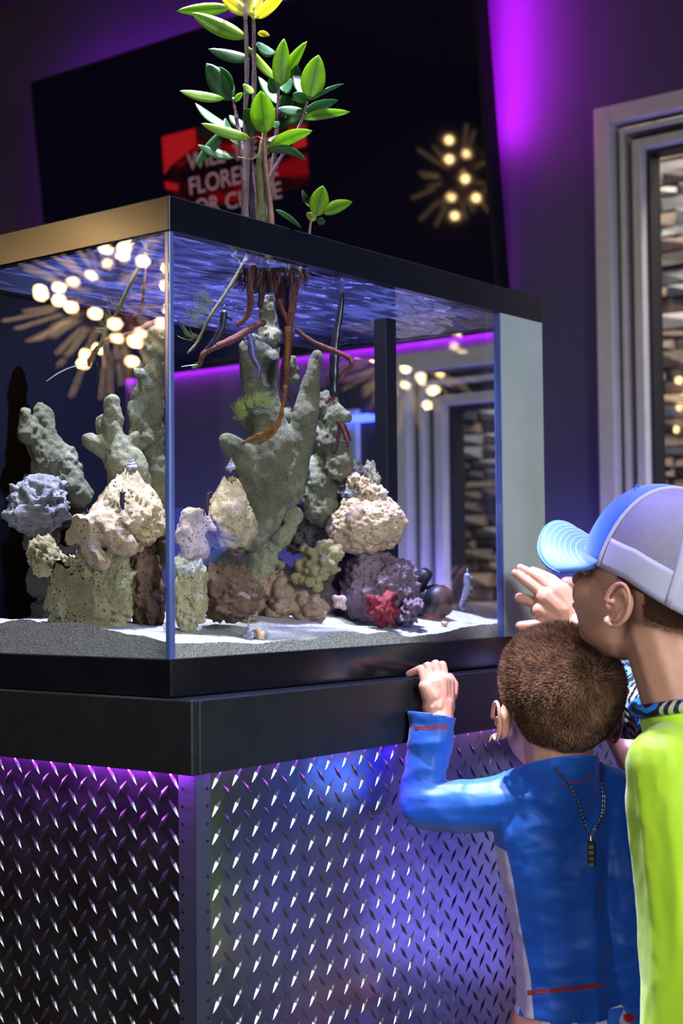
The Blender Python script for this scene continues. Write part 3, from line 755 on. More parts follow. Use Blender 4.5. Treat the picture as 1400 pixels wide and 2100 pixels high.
# ---- left pane
rock('squat cream and olive porous rock on the sand left of the tank corner', R['olivebeige'], 186, 1216, 1.93, 86, 88, .055, seed=2, shape='block', rough=.24, pits=.26, sub=6)
rock('conical cream rock riddled with holes, upper left of the tank corner', R['beige'], 262, 1052, 1.95, 64, 92, .05, seed=5, shape='cone', rough=.10, pits=.22, sub=6)
lumps('jagged cream rock ledge jutting left with a lobe at its tip', R['sandy'], [(235,1080,1.90,40,165,1095,1.90,34),(165,1095,1.90,34,122,1108,1.90,20),(122,1100,1.90,20,104,1113,1.90,9),(180,1120,1.89,24,205,1150,1.88,15),(240,1100,1.89,30,262,1125,1.89,14),(205,1055,1.91,26),(160,1070,1.90,20),(140,1088,1.89,17)], seed=3, amp=.0042, freq=60)
lumps('pale branching rock with three blunt fingers left of the tank corner', R['greyolive'], [(255,950,1.98,42,232,900,1.98,26),(232,900,1.98,26,229,825,1.98,15),(245,930,1.98,30,185,905,1.97,15),(215,880,1.99,20,208,862,1.99,15),(262,960,1.98,44,268,1010,1.99,44),(270,905,1.98,16,278,890,1.98,8)], seed=4, amp=.0018)
lumps('tall olive rock column behind the pale branching rock at the tank corner', R['olive'], [(322,690,2.02,22,312,760,2.02,32),(312,760,2.02,32,300,850,2.02,33),(300,850,2.02,30,312,960,2.02,34),(312,960,2.02,40,318,1130,2.02,34),(276,838,2.0,16,292,900,2.0,28),(330,680,2.02,14),(284,765,2.0,14),(300,690,2.02,10)], seed=6, amp=.003)
rock('dark brown rock leaning in the gap just left of the tank corner', R['brown'], 296, 1205, 1.99, 40, 80, .05, seed=7, tilt=-12, rough=.16)
rock('tan rock supporting the conical holed rock from below', R['brown'], 292, 1120, 2.03, 46, 60, .04, seed=8)
rock('grey white rock ball built for a dim reflection at far left of the tank', R['greywhite'], 72, 1035, 2.16, 66, 56, .04, seed=9, pits=.16)  # the far-left rocks are added for reflections in the rear pane
lumps('olive fingered rock built for a dim reflection at the far left edge of the tank', R['olive'], [(100,950,2.2,55,60,880,2.2,34),(60,880,2.2,30,12,940,2.18,34),(100,900,2.2,24,82,845,2.2,20),(12,900,2.18,30,14,770,2.18,17),(30,960,2.2,45,-30,990,2.2,40),(60,900,2.17,16,50,850,2.17,13),(110,960,2.2,50,150,1010,2.2,40)], seed=10, amp=.003)
lumps('brown rock pile built for a dim reflection under the grey ball at far left', R['dark'], [(40,1100,2.2,60,120,1100,2.2,50),(150,1080,2.2,40,175,1130,2.2,30),(60,1190,2.2,50,120,1180,2.2,40),(120,1250,2.2,40,60,1270,2.2,50),(0,1150,2.2,60,10,1230,2.2,60)], seed=12, amp=.004, freq=60)
rock('small yellow green rock built for a dim reflection at far left', R['coral'], 92, 1140, 2.12, 34, 40, .03, seed=13)
# ---- right pane
rock('cream porous rock standing right behind the tank corner', R['olivebeige'], 386, 1212, 1.93, 38, 72, .045, seed=22, shape='block', pits=.26, rough=.22)
lumps('cream lobed rock right of the tank corner', R['sandy'], [(392,1098,1.93,34,388,1060,1.93,26),(410,1060,1.93,24,440,1085,1.93,12),(400,1125,1.93,34,385,1150,1.93,24),(376,1075,1.93,16)], seed=24, amp=.004, freq=60)
rock('holed conical cream rock with a dark shell on its tip', R['beige'], 470, 1062, 1.99, 50, 88, .04, seed=25, shape='cone', rough=.10, pits=.22)
rock('dark brown slanting rock on the sand below the conical rock', R['brown'], 470, 1218, 1.98, 62, 56, .05, seed=26, tilt=28, rough=.2)
lumps('big olive branching rock with a long raised arm in the middle', R['olive'], [
    (535,1065,2.14,44,545,985,2.14,64),(545,985,2.14,64,560,910,2.14,52),(560,910,2.14,44,540,850,2.14,44),(540,850,2.14,40,524,720,2.14,34),(530,800,2.14,38,545,740,2.14,30),
    (500,940,2.12,34,466,905,2.10,18),(575,1000,2.14,50,618,900,2.14,30),(618,900,2.14,30,634,800,2.14,23),(634,800,2.14,23,651,728,2.14,12),
    (515,1110,2.12,26,535,1065,2.13,40),(505,860,2.14,20,498,830,2.14,12)], seed=27, amp=.0015, freq=70)
lumps('tall upright olive rock finger rising to the water surface', R['greyolive'], [(552,730,2.20,20,551,660,2.20,20),(551,660,2.20,20,549,605,2.20,15),(549,605,2.20,14,552,598,2.20,11),(558,690,2.19,18),(560,715,2.19,14)], seed=28, amp=.0022)
lumps('crumbly pale barnacle crown on the middle of the olive rock', R['greywhite'], [(520,692,2.10,9),(535,698,2.10,10,560,706,2.10,11),(548,690,2.10,8),(505,690,2.10,8),(510,702,2.10,10)], seed=29, amp=.003, voxel=.0015)
lumps('dark olive knobby column right of the raised arm', R['olive'], [(672,830,2.26,26,680,900,2.26,34),(680,900,2.26,34,684,960,2.26,40),(655,960,2.26,30,660,1040,2.26,40),(598,740,2.26,12,600,770,2.26,15),(590,850,2.26,20,585,1000,2.26,40),(700,850,2.25,16)], seed=30, amp=.0035)
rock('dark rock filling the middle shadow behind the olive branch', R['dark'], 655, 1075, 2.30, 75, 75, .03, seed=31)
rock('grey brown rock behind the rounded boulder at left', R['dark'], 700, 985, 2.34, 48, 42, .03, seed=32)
rock('grey rounded rock behind the boulder at right', R['greyolive'], 765, 992, 2.36, 34, 40, .03, seed=33)
rock('big rounded cream boulder pitted and pinkish on top', R['sandy'], 748, 1078, 2.26, 80, 62, .055, seed=34, rough=.075, sub=6, pits=.12)
for i, (x, y, r_, l) in enumerate(((726,985,14,'small cream stone at the very top of the rounded boulder'),(742,1000,19,'second small cream stone on the rounded boulder'),(722,1012,15,'grey stone on the left of the rounded boulder top'),(765,1014,20,'knobby cream stone right on the rounded boulder'))):
    rock(l, R['sandy' if i != 2 else 'greywhite'], x, y, 2.24, r_, r_*1.05, seed=40+i, rough=.3, sub=4)
rock('mauve and brown coralline rock under the rounded boulder', R['purple'], 776, 1216, 2.26, 76, 80, .055, seed=35, rough=.13, sub=6, pits=.16)
rock('red sponge growing low on the mauve rock', R['red'], 782, 1250, 2.18, 30, 32, .02, seed=36, rough=.3, sub=4, cat='sponge', name='sponge')
lumps('column of stacked grey beige pebbly rock in the middle', R['greyolive'], [(575,1100,2.16,26),(562,1120,2.16,20),(590,1085,2.16,18),(556,1145,2.16,16),(575,1160,2.16,10),(540,1100,2.17,26,530,1180,2.17,36),(600,1062,2.17,20,580,1050,2.17,26)], seed=37, amp=.002)
def knobs(seed, n, cx, cy, z, sx, sy, r0, r1):
    rr = random.Random(seed); out = []
    for k in range(n):
        a = rr.uniform(0, 2*PI); q = math.sqrt(rr.random()); x = cx+sx*q*math.cos(a); y = cy+sy*q*math.sin(a); r = rr.uniform(r0, r1)
        zz = z - .03*(1-q*q)*rr.uniform(.5, 1); out.append((cx+(x-cx)*.45, cy+(y-cy)*.45, z, r, x, y, zz, r*.8))
    return out
lumps('khaki green knobby coral in the middle of the rock pile', R['coral'], knobs(4, 48, 650, 1156, 2.16, 58, 52, 9, 14), seed=38, amp=.0012, voxel=.0018, cat='coral', name='coral')
lumps('tan tubular coral rubble low in the middle on the sand', R['tancoral'], knobs(6, 44, 600, 1244, 2.17, 84, 34, 9, 14)+knobs(7, 26, 560, 1205, 2.17, 44, 36, 9, 14), seed=39, amp=.0018, voxel=.002, cat='coral', name='coral')
lumps('dark brown rubble coral behind the khaki coral', R['dark'], knobs(8, 26, 610, 1200, 2.28, 100, 70, 16, 26), seed=41, amp=.003, voxel=.003, cat='coral', name='coral')
lumps('small pinkish coral chunk with a hole, left of the red sponge', R['pinkcoral'], [(700,1228,2.17,13),(692,1240,2.17,10),(705,1245,2.17,8),(688,1225,2.17,9),(672,1245,2.16,6,662,1262,2.16,7)], seed=43, amp=.0015, voxel=.0014, cat='coral', name='coral')
rock('low tan rubble rock between the slanting rock and the coral', R['tancoral'], 500, 1262, 2.10, 26, 20, .03, seed=44)
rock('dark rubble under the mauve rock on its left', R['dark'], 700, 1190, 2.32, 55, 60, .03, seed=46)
rock('low mauve rubble rock right of the red sponge', R['purple'], 838, 1252, 2.24, 24, 32, .03, seed=47, rough=.25)

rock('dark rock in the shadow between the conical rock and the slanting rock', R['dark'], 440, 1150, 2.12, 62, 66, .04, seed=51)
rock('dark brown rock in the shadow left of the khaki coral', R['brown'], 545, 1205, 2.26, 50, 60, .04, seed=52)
# ---- pump, shells, seahorses
bp = plain('black_pump_shape', hexc('0a0a10'), hexc('101018'), rough=.5)
pc = U(888, 1228, 2.36); pu = empty('pump_shape', pc, 'dark reflection of a rock, built as a black pump lying on the sand right of the mauve rock', 'pump_shape')  # added shape for the dark mirrored back of the rocks
mb = MB(); A = U(872, 1238, 2.37); B = U(905, 1232, 2.33)
ax = (B-A).normalized(); mb.tube([A-ax*.012, A-ax*.008, A, A+ax*.01, B, B+ax*.010, B+ax*.014], [.012,.022,.026,.0265,.025,.020,.008], 24); mb.build('housing', bp, pu, True)
MB().tube([U(858, 1215, 2.36), U(862, 1195, 2.35), U(876, 1172, 2.34)], [.011,.011,.010], 16).build('nozzle', bp, pu, True)
rib = MB()
for k in range(5): rib.tube([A+ax*(.004+k*.007), A+ax*(.0055+k*.007)], .0275, 24)
rib.build('ribs', bp, pu, True)
shell_d = rockmat('dark_spotted_shell', hexc('b9b3c6'), hexc('3a3140'), hexc('16121c'), pore=240, big=60)
shell_o = plain('orange_shell', hexc('e0a058'), hexc('c9c2b8'), rough=.4, scale=90)
def shell(px, py, z, r, label, mat, up=True, lean=0):
    c = U(px, py, z); R_ = pm(r, z); mb = MB(); ax = (Vector((0,0,1)) + RT*lean).normalized() if up else (RT + Vector((0,0,.3))).normalized()
    o1 = ax.orthogonal().normalized(); o2 = ax.cross(o1); pts = []; rad = []
    for i in range(60):
        t = i/59; an = t*2*PI*3.6; k = (1-t)**1.15; pts.append(c + ax*(R_*(-.75+1.9*t)) + (o1*math.cos(an)+o2*math.sin(an))*R_*.48*k); rad.append(R_*(.50*k+.02))
    mb.tube(pts, rad, 10); o = mb.build('shell', mat, None, True); return tag(o, label, 'shell')
shell(271, 953, 1.95, 14, 'pointed dark speckled shell on the tip of the left conical rock', shell_d)
shell(474, 953, 1.99, 13, 'pointed dark shell on the tip of the conical rock right of the corner', shell_d)
shell(509, 1296, 1.935, 17, 'dark purple cone shell standing on the sand near the front glass', shell_d)
shell(532, 1298, 1.945, 13, 'orange whelk shell leaning beside the purple cone shell', shell_o, True, -.9)
shell(913, 1279, 2.28, 9, 'small orange shell on the sand near the right end of the tank', shell_o, False)
shell(212, 1301, 1.86, 7, 'small yellowish shell lying on the sand in the left part', shell_o, False)
shell(484, 1268, 2.03, 9, 'small bluish shell half buried behind the purple cone shell', shell_d)
def seahorse(pts, z, label, mat, snout, r0=1.0):
    """pts: (px,py,r px) from crown of the head down to the tail tip"""
    P = [U(a, b, z) for a, b, r in pts]; rd = [pm(r, z)*r0 for a, b, r in pts]; n = 5
    Q = spline(P, n); RR = lerp_list(rd, n)
    RR = [r*(1.18 if i % 2 else .92) for i, r in enumerate(RR)]
    root = empty('seahorse', P[len(P)//2], label, 'seahorse')
    mb = MB().tube(Q, RR, 8); mb.build('body', mat, root, True)
    h = P[0]; s1 = U(snout[0], snout[1], z); hd = MB(); hr = rd[1]*1.15
    hd.ball(h+(P[1]-h)*.3, hr, 10, 8); hd.tube([h+(P[1]-h)*.3, s1], [hr*.55, hr*.28], 8)
    hd.tube([h, h+Vector((0,0,hr*1.9))], [hr*.35, hr*.12], 6)
    for k in range(2, len(Q)-6, 3):
        d_ = (Q[k+1]-Q[k-1]).normalized(); sd = RT.cross(d_).cross(d_).normalized()
        hd.tube([Q[k]-sd*RR[k]*.8, Q[k]-sd*RR[k]*1.7], [RR[k]*.22, RR[k]*.05], 4)
    hd.build('head', mat, root, True)
    b = P[2]; fn = MB(); q = (P[3]-P[1]).normalized(); sd = RT
    fn.add([b, b+sd*hr*1.6+q*hr*.5, b+sd*hr*1.8-q*hr*.6, b+Vector((.0006,.0006,0))], [(0,1,2),(3,2,1),(0,3,1),(0,2,3)]); fn.build('fin', mat, root)
    return root
shd = plain('dark_seahorse_skin', hexc('14131f'), hexc('2a2540'), rough=.5, scale=200)
shp = plain('violet_seahorse_skin', hexc('6a60a8'), hexc('3d3468'), rough=.45, scale=260)
shw = plain('pale_seahorse_skin', hexc('9aa2c8'), hexc('6a7298'), rough=.5, scale=260)
seahorse([(460,640,6),(458,652,7),(456,668,6),(450,682,8),(443,695,7),(434,705,5),(426,712,3),(420,716,2)], 1.93, 'black seahorse gripping the mossy red root near the tank corner', shd, (476,657))
seahorse([(510,688,6),(514,700,7),(516,715,7.5),(518,730,6),(526,745,4.5),(531,755,3.5),(529,765,3),(522,766,2.2),(524,760,1.6)], 2.02, 'violet white speckled seahorse hanging with curled tail in the middle', shp, (498,698))
seahorse([(958,1178,6),(956,1190,6),(957,1205,7),(953,1220,6),(948,1232,4),(944,1243,3),(948,1250,2.4),(953,1246,1.8)], 2.32, 'pale ghostly seahorse upright near the right end glass', shw, (970,1186))
seahorse([(251,1010,4),(251,1017,4.5),(250,1028,5),(251,1038,4),(253,1046,2)], 1.885, 'tiny dark seahorse on the face of the left conical rock', shd, (258,1010))
seahorse([(427,1012,4),(426,1020,4),(424,1034,4.5),(424,1046,4),(425,1058,2)], 1.92, 'small dark seahorse clinging beside the conical rock right of the corner', shd, (434,1009))

# ================================================================== MANGROVE SEEDLINGS
def leafmat(name, a, b, tr):
    t = NT(name); co = t.coord('UV'); sp = t.n('ShaderNodeSeparateXYZ'); t.l(co, sp.inputs[0])
    mid = t.ramp(t.math('ABSOLUTE', t.math('SUBTRACT', sp.outputs[1], 0.5)), [(0.0, tuple(x*.45 for x in a[:3])), (0.035, tuple(a[:3])), (0.38, tuple(b[:3])), (0.5, tuple(b[:3]))])
    wv = t.n('ShaderNodeTexWave'); wv.inputs['Scale'].default_value = 6; wv.inputs['Distortion'].default_value = 3; t.l(co, wv.inputs['Vector'])
    col = t.mix(t.math('MULTIPLY', wv.outputs['Fac'], .22), mid, tuple(x*.6 for x in a[:3])+(1,))
    col = t.mix(t.ramp(t.noise(55, 3), [(0.55, (0,0,0)), (0.8, (.5,.5,.5))]), col, tuple(x*.5 for x in a[:3])+(1,))
    t.l(col, t.b.inputs['Base Color']); t.b.inputs['Roughness'].default_value = 0.42; t.b.inputs['Specular IOR Level'].default_value = .35
    tl = t.n('ShaderNodeBsdfTranslucent'); t.l(t.mix(1.0, col, tr, 'MULTIPLY'), tl.inputs[0])
    mx = t.n('ShaderNodeMixShader'); mx.inputs[0].default_value = .55; t.l(t.b.outputs[0], mx.inputs[1]); t.l(tl.outputs[0], mx.inputs[2]); t.l(mx.outputs[0], t.out.inputs[0])
    return t.m
LF = leafmat('green_leaf', hexc('5f8a1c'), hexc('86a826'), (1.0, .95, .2, 1))
LD = leafmat('dark_green_leaf', hexc('2c5630'), hexc('3c6836'), (.8, .9, .4, 1))
LY_ = leafmat('yellow_leaf', hexc('c8c83a'), hexc('e2dc68'), (1.0, .95, .45, 1))
bark = rockmat('violet_brown_bark', hexc('6e5a62'), hexc('3f3036'), hexc('d0c8b8'), pore=420, pore_depth=-.2, big=20)
barkg = rockmat('green_brown_bark', hexc('6a6a3e'), hexc('43402a'), hexc('b0a890'), pore=420, pore_depth=-.2, big=20)
stemm = plain('reddish_stem', hexc('6a4438'), hexc('8a6a50'), rough=.5, scale=80)
def leaf(parent, bx, by, tx, ty, w, z=1.93, dz=0.0, face=0.0, bend=.12, mat=None, z0=None, label=None, pet=None):
    """leaf from base pixel to tip pixel, w = half width in pixels as seen; face turns the blade away from the viewer"""
    a = U(bx, by, z if z0 is None else z0); b = U(tx, ty, z+dz); d = b-a; ln = d.length; d.normalize()
    v = (a-CAM).normalized(); side = d.cross(v).normalized(); side = Quaternion(d, math.radians(face)) @ side
    nrm = side.cross(d).normalized(); hw = pm(w, z)/max(.25, abs(math.cos(math.radians(face))))
    n = 10; V = []; uv = []; K = (-1, -.5, 0, .5, 1)
    for i in range(n+1):
        t = i/n; wd = hw*(math.sin(PI*min(1, t**.84))**.70 if 0 < t < 1 else 0.02)
        ctr = a + d*ln*t + nrm*(math.sin(t*PI)*bend*ln*.5) + Vector((0,0,-1))*(t*t*bend*ln*.25)
        for k in K:
            V.append(ctr + side*wd*k - nrm*(.10*wd*(abs(k))*-1)); uv.append((t, k/2+.5))
    F = [(i*5+k, i*5+k+1, (i+1)*5+k+1, (i+1)*5+k) for i in range(n) for k in range(4)]
    o = mesh('leaf', V, F, mat or LF, parent, True)
    ul = o.data.uv_layers.new(name='UV')
    for lp in o.data.loops: ul.data[lp.index].uv = uv[lp.vertex_index]
    sd = o.modifiers.new('s', 'SOLIDIFY'); sd.thickness = .0006
    if label: o['label'] = label
    if pet: MB().tube(spline([U(pet[0], pet[1], z), (a+U(pet[0], pet[1], z))/2+Vector((0,0,.001)), a+d*ln*.04], 4), [.0013]*9, 6).build('leaf_stalk', stemm, o, True)
    return o
def stem(parent, pts, rad, mat, name='stem', z=1.93):
    P = [U(p[0], p[1], p[2] if len(p) > 2 else z) for p in pts]; Q = spline(P, 5)
    RR = lerp_list([pm(r, z) for r in rad], 5); RR = [r*(1+.12*math.sin(i*1.9)+.15*(i % 9 == 0)) for i, r in enumerate(RR)]
    return MB().tube(Q, RR, 10).build(name, mat, parent, True)
ZP = 2.07
A = empty('mangrove_seedling', U(515, 430, ZP), 'tallest mangrove seedling, its pale yellow top leaves cut by the frame', 'plant')
stem(A, [(505,560),(502,430),(505,330),(503,240),(506,150),(504,60),(500,-10),(498,-40)], [10,8,7,5,5,4.5,3.5,3], bark, z=ZP)
stem(A, [(520,560),(520,430),(514,330),(520,220),(521,120),(519,40),(512,-5)], [9,8,5,5,4.5,4,3], bark, z=ZP+.008)
for a in [(472,16,362,20,13,.0,10,LF,.10),(505,78,392,22,17,-.02,20,LF,.15),(508,30,452,-12,14,-.02,20,LY_,.1),(514,35,500,-70,16,.0,15,LY_,.1),(520,42,530,-60,16,.02,15,LY_,.1),(526,38,585,-15,13,.01,20,LY_,.1),
          (514,122,426,96,12,.0,25,LD,.2),(525,92,565,105,12,.02,-50,LD,.2),(528,68,553,72,6,.0,40,LY_,.1),(520,20,548,-20,8,.03,30,LY_,0)]:
    leaf(A, *a[:5], z=ZP, dz=a[5], face=a[6], mat=a[7], bend=a[8])
Bp = empty('mangrove_seedling', U(540, 430, ZP), 'mangrove seedling bearing the bright translucent leaf in front of the screen', 'plant')
stem(Bp, [(538,600),(536,430),(535,340),(540,285),(543,272)], [11,11,10,6,4], barkg, z=ZP-.01)
stem(Bp, [(560,600),(556,440),(546,350),(542,300),(543,275)], [7,6,5,3.5,3], stemm, z=ZP-.02)
for a in [(543,275,534,185,26,-.02,8,LF,.05),(532,268,500,222,20,.0,-25,LD,.1),(515,284,412,250,11,-.03,30,LF,.12),(548,306,640,263,14,-.03,20,LF,.18),(548,290,618,268,10,.02,-45,LD,.1),
          (485,322,405,292,10,-.01,40,LD,.25),(548,310,628,322,9,.0,50,LD,.3),(460,268,398,340,12,.0,20,LD,.05),(487,300,462,240,9,.03,60,LD,.1),(560,262,572,250,8,.02,0,LD,0),(520,192,498,172,8,0,30,LF,.1)]:
    leaf(Bp, *a[:5], z=ZP-.02, dz=a[5], face=a[6], mat=a[7], bend=a[8])
stem(Bp, [(543,300),(520,325),(485,322)], [2,1.6,1.2], stemm, 'twig', ZP-.02); stem(Bp, [(541,290),(528,280),(515,284)], [2,1.6,1.2], stemm, 'twig', ZP-.02)
Cp = empty('mangrove_seedling', U(525, 430, ZP), 'mangrove seedling whose crown holds a broad left leaf pair above the slide', 'plant')
stem(Cp, [(524,600),(520,430),(500,330),(488,262),(482,225),(477,200)], [9,8,6,4.5,3.5,3], bark, z=ZP+.02)
for a in [(476,206,423,128,24,.0,8,LD,.08),(460,203,368,183,10,-.02,30,LF,.15),(478,185,449,134,6,.0,-55,LD,.2),(480,208,497,190,6,0,30,LF,0),(470,262,400,208,9,.02,50,LD,.15),(500,262,470,235,10,.02,30,LD,.1)]:
    leaf(Cp, *a[:5], z=ZP+.02, dz=a[5], face=a[6], mat=a[7], bend=a[8])
Dp = empty('mangrove_seedling', U(550, 430, ZP), 'mangrove seedling with three upright leaves fanned at its top, centre of the cluster', 'plant')
stem(Dp, [(555,600),(552,440),(560,340),(568,260),(570,200),(572,182)], [8,7,5,4,3,3], bark, z=ZP+.03)
for a in [(573,180,582,78,18,-.01,12,LF,.05),(577,175,629,82,12,.01,35,LF,.1),(568,165,507,92,9,-.02,40,LF,.12),(566,192,552,160,13,.0,-20,LD,.1),(580,190,598,160,14,.03,10,LD,.1),(575,215,530,155,11,.04,20,LD,.1),(572,225,602,205,20,.03,30,LD,.1),(560,230,548,175,14,.03,10,LD,.1)]:
    leaf(Dp, *a[:5], z=ZP+.03, dz=a[5], face=a[6], mat=a[7], bend=a[8])
Ep = empty('mangrove_seedling', U(560, 430, ZP), 'mangrove seedling leaning right with a broad rounded leaf and two long side leaves', 'plant')
stem(Ep, [(562,600),(554,440),(552,370),(590,300),(615,255),(623,230),(630,208)], [7,6,4,3.2,3,2.8,2.5], bark, z=ZP+.01)
for a in [(634,205,653,112,25,-.01,12,LF,.03),(635,206,704,171,4,.02,70,LD,.05),(628,210,601,190,12,-.02,-20,LD,.1),(625,228,569,222,10,-.02,40,LD,.1),(615,240,693,203,12,.03,30,LD,.1),(618,243,717,228,10,.0,35,LF,.05),(622,200,600,110,12,.04,20,LD,.1),(630,232,560,250,12,.03,40,LD,.1)]:
    leaf(Ep, *a[:5], z=ZP+.01, dz=a[5], face=a[6], mat=a[7], bend=a[8])
Fp = empty('mangrove_seedling', U(640, 470, 2.06), 'small mangrove seedling poking over the frame alone at the right', 'plant')
stem(Fp, [(632,520),(636,462),(644,448),(648,440)], [3.5,2.5,2.2,2], stemm, z=2.06)
for a in [(648,444,662,380,20,-.01,10,LF,.03),(662,437,722,412,13,.01,25,LF,.1),(640,428,620,388,7,.02,40,LD,.1),(648,452,628,436,9,.0,10,LF,.0),(650,452,667,456,8,.0,40,LD,0)]:
    leaf(Fp, *a[:5], z=2.06, dz=a[5], face=a[6], mat=a[7], bend=a[8])
leaf(Bp, 565, 430, 618, 466, 5, z=1.97, face=40, mat=LD, bend=.1)

# roots under the water: each belongs to a seedling
rootm = rockmat('red_brown_root', hexc('6e3a2e'), hexc('42201c'), hexc('2a1010'), pore=300, pore_depth=.2, big=30)
rooto = rockmat('orange_brown_root', hexc('86541f'), hexc('4e2c14'), hexc('2a1408'), pore=300, pore_depth=.2, big=30)
rootd = rockmat('dark_plum_root', hexc('4a2530'), hexc('2c1620'), hexc('180a10'), pore=300, pore_depth=.2, big=30)
def root(parent, pts, rad, mat, z=2.0): return stem(parent, pts, rad, mat, 'root', z)
root(Cp, [(505,530,2.0),(470,590,1.98),(430,650,1.96),(405,700,1.95),(384,725,1.94)], [4,4,3.5,3,2], barkg, 1.98)
root(Cp, [(520,540),(512,580),(514,620),(505,650),(485,668)], [6,7,7,6,5], rootm, 2.0)
root(Cp, [(540,662,2.03),(520,670,2.0),(480,695,1.97),(440,712,1.95),(418,725,1.94),(408,752,1.94)], [6,7,8,7,6,4], rootm, 1.98)
root(Bp, [(545,530),(540,580),(533,630)], [8,7,6], rootd, 2.04)
root(Bp, [(582,530),(578,600),(585,660),(592,700),(580,790),(598,820)], [16,16,14,10,6,4], rootd, 2.1)
root(Dp, [(603,540),(604,600),(592,680),(588,760),(582,830)], [7,8,7,6,4], rootm, 2.08)
root(Dp, [(590,670),(586,760)], [6,4], rooto, 2.07); root(Dp, [(570,615),(585,650),(592,668)], [5,5,4], rootm, 2.08)
root(Ep, [(606,675),(640,700),(690,722),(716,735),(720,750),(705,765),(695,780)], [4,4.5,5,5,5,4.5,4], rootm, 2.1)
root(Bp, [(585,790),(580,830),(570,866),(545,886),(515,900),(496,910)], [3,4,5,6,5,3], rooto, 2.03)
root(Bp, [(572,868),(560,888),(540,903),(530,912)], [5,5,4,3], rooto, 2.03)
root(Fp, [(700,572),(702,590),(697,640),(688,700),(685,760),(684,815)], [2.5,4,7,9,10,8], plain('black_spotted_propagule', hexc('14121c'), hexc('2a2430'), rough=.3, scale=260), 2.2)
root(Fp, [(684,812),(675,818),(668,828)], [7,5,3], rootm, 2.2)
root(Ep, [(698,862),(693,900),(684,930)], [4,4.5,5], rootd, 2.2); root(Ep, [(693,862),(703,880),(712,905),(713,918)], [6,5,4,3], rootm, 2.2); root(Ep, [(705,868),(715,890),(719,905)], [3,3,2], rootd, 2.2)
for k in range(26):
    x = 490+k*5.2; rr = random.Random(k)
    root((Bp, Cp, Dp)[k % 3], [(x+rr.uniform(-6,6), 500+k*1.2, 2.02+.004*(k % 5)), (x+rr.uniform(-8,8), 540+k*1.0, 2.02), (x+rr.uniform(-12,12), 566+rr.uniform(0, 40), 2.02+.01*(k % 4))], [3.5, 3, 1.4], (rootm, rootd, rootm, barkg)[k % 4], 2.02)
# left pane: the thin roots before the chandelier reflection
root(Cp, [(300,520,1.90),(270,575,1.88),(240,640,1.87),(212,690,1.86),(196,728,1.86)], [4,4,4,3,2], barkg, 1.88)
root(Cp, [(300,530,1.93),(296,580,1.90),(290,630,1.90),(270,656,1.90)], [3,3,2.5,2], rootm, 1.9)
root(Cp, [(328,655,1.95),(300,668,1.9),(270,685,1.88),(215,700,1.87),(185,738,1.86),(184,752,1.86)], [5,6,6,5,5,3], rootm, 1.88)
root(Cp, [(180,748,1.86),(150,752,1.86),(120,765,1.86),(95,782,1.86)], [1.2,1,.9,.6], plain('pale_rootlet', hexc('b8b0a8'), hexc('d0c8c0')), 1.86)
root(Cp, [(372,752,1.93),(385,750,1.93),(404,748,1.94)], [.8,.9,1.2], bpy.data.materials['pale_rootlet'], 1.93)
# wispy algae hairs
def algae(parent, seed, anchors, z, ln, n, mat):
    rr = random.Random(seed); mb = MB()
    for k in range(n):
        a = rr.choice(anchors); x, y = a[0]+rr.uniform(-5,5), a[1]+rr.uniform(-5,5); an = rr.uniform(a[2]-.7, a[2]+.7); l = ln*rr.uniform(.5, 1.2)
        p = [U(x, y, z), U(x+l*.5*math.cos(an), y+l*.5*math.sin(an)+rr.uniform(-3,3), z), U(x+l*math.cos(an+.4), y+l*math.sin(an+.4), z)]
        mb.tube(spline(p, 3), .00022, 3, cap=False)
    o = mb.build('algae_hairs', mat, parent); o['kind'] = 'stuff'; return o
alg = plain('green_algae', hexc('6b7a2e'), hexc('8a8f4a'), rough=.7)
algae(Cp, 1, [(425,640,3.3),(415,660,3.2),(405,690,3.3),(435,620,3.4)], 1.96, 42, 90, alg)
algae(Cp, 2, [(250,630,3.4),(232,655,3.3),(222,670,3.0)], 1.87, 26, 50, alg)
algae(Cp, 3, [(184,735,1.5),(190,728,2.0),(404,745,1.6)], 1.865, 12, 30, alg)
algae(Cp, 5, [(492,565,1.6),(500,570,1.9),(618,560,1.5),(625,556,1.5)], 2.02, 34, 120, rootd)
alg2 = empty('algae_tuft', U(505, 835, 2.1), 'dark green algae tuft on the stump of the olive branching rock', 'algae')
algae(alg2, 4, [(500,838,3.6),(515,832,4.2),(530,828,4.7),(545,832,5.2),(505,848,3.0)], 2.075, 22, 420, alg)

# ================================================================== THE CHILDREN
def skinmat(name, a, b):
    t = NT(name); t.b.inputs['Roughness'].default_value = .5; t.b.inputs['Subsurface Weight'].default_value = .12
    t.b.inputs['Subsurface Radius'].default_value = (.012, .005, .003); t.b.inputs['Subsurface Scale'].default_value = .6
    t.l(t.ramp(t.noise(22, 3), [(.35, a), (.7, b)]), t.b.inputs['Base Color']); t.bump(t.noise(700, 3), .12, .0006); return t.m
SK1 = skinmat('skin_small_boy', hexc('c9937a'), hexc('b98069'))
SK2 = skinmat('skin_tall_boy', hexc('c08c72'), hexc('ac7a62'))
def cloth(name, a, b, rough=.55, sheen=.3, bs=900, spec=.4):
    t = NT(name); t.b.inputs['Roughness'].default_value = rough; t.b.inputs['Sheen Weight'].default_value = sheen; t.b.inputs['Specular IOR Level'].default_value = spec
    t.l(t.ramp(t.noise(8, 3), [(.3, a), (.7, b)]), t.b.inputs['Base Color'])
    t.bump(t.noise(bs, 3), .15, .0008); return t.m
BLUE = cloth('royal_blue_swim_cloth', hexc('0c56b8'), hexc('0a49a4'), .5, .2, spec=.35)
PINK = cloth('white_side_cloth', hexc('c2b4c8'), hexc('b6a7bd'))
NEON = cloth('neon_yellow_cloth', hexc('b4dc1e'), hexc('a6cc16'), .6, .3)
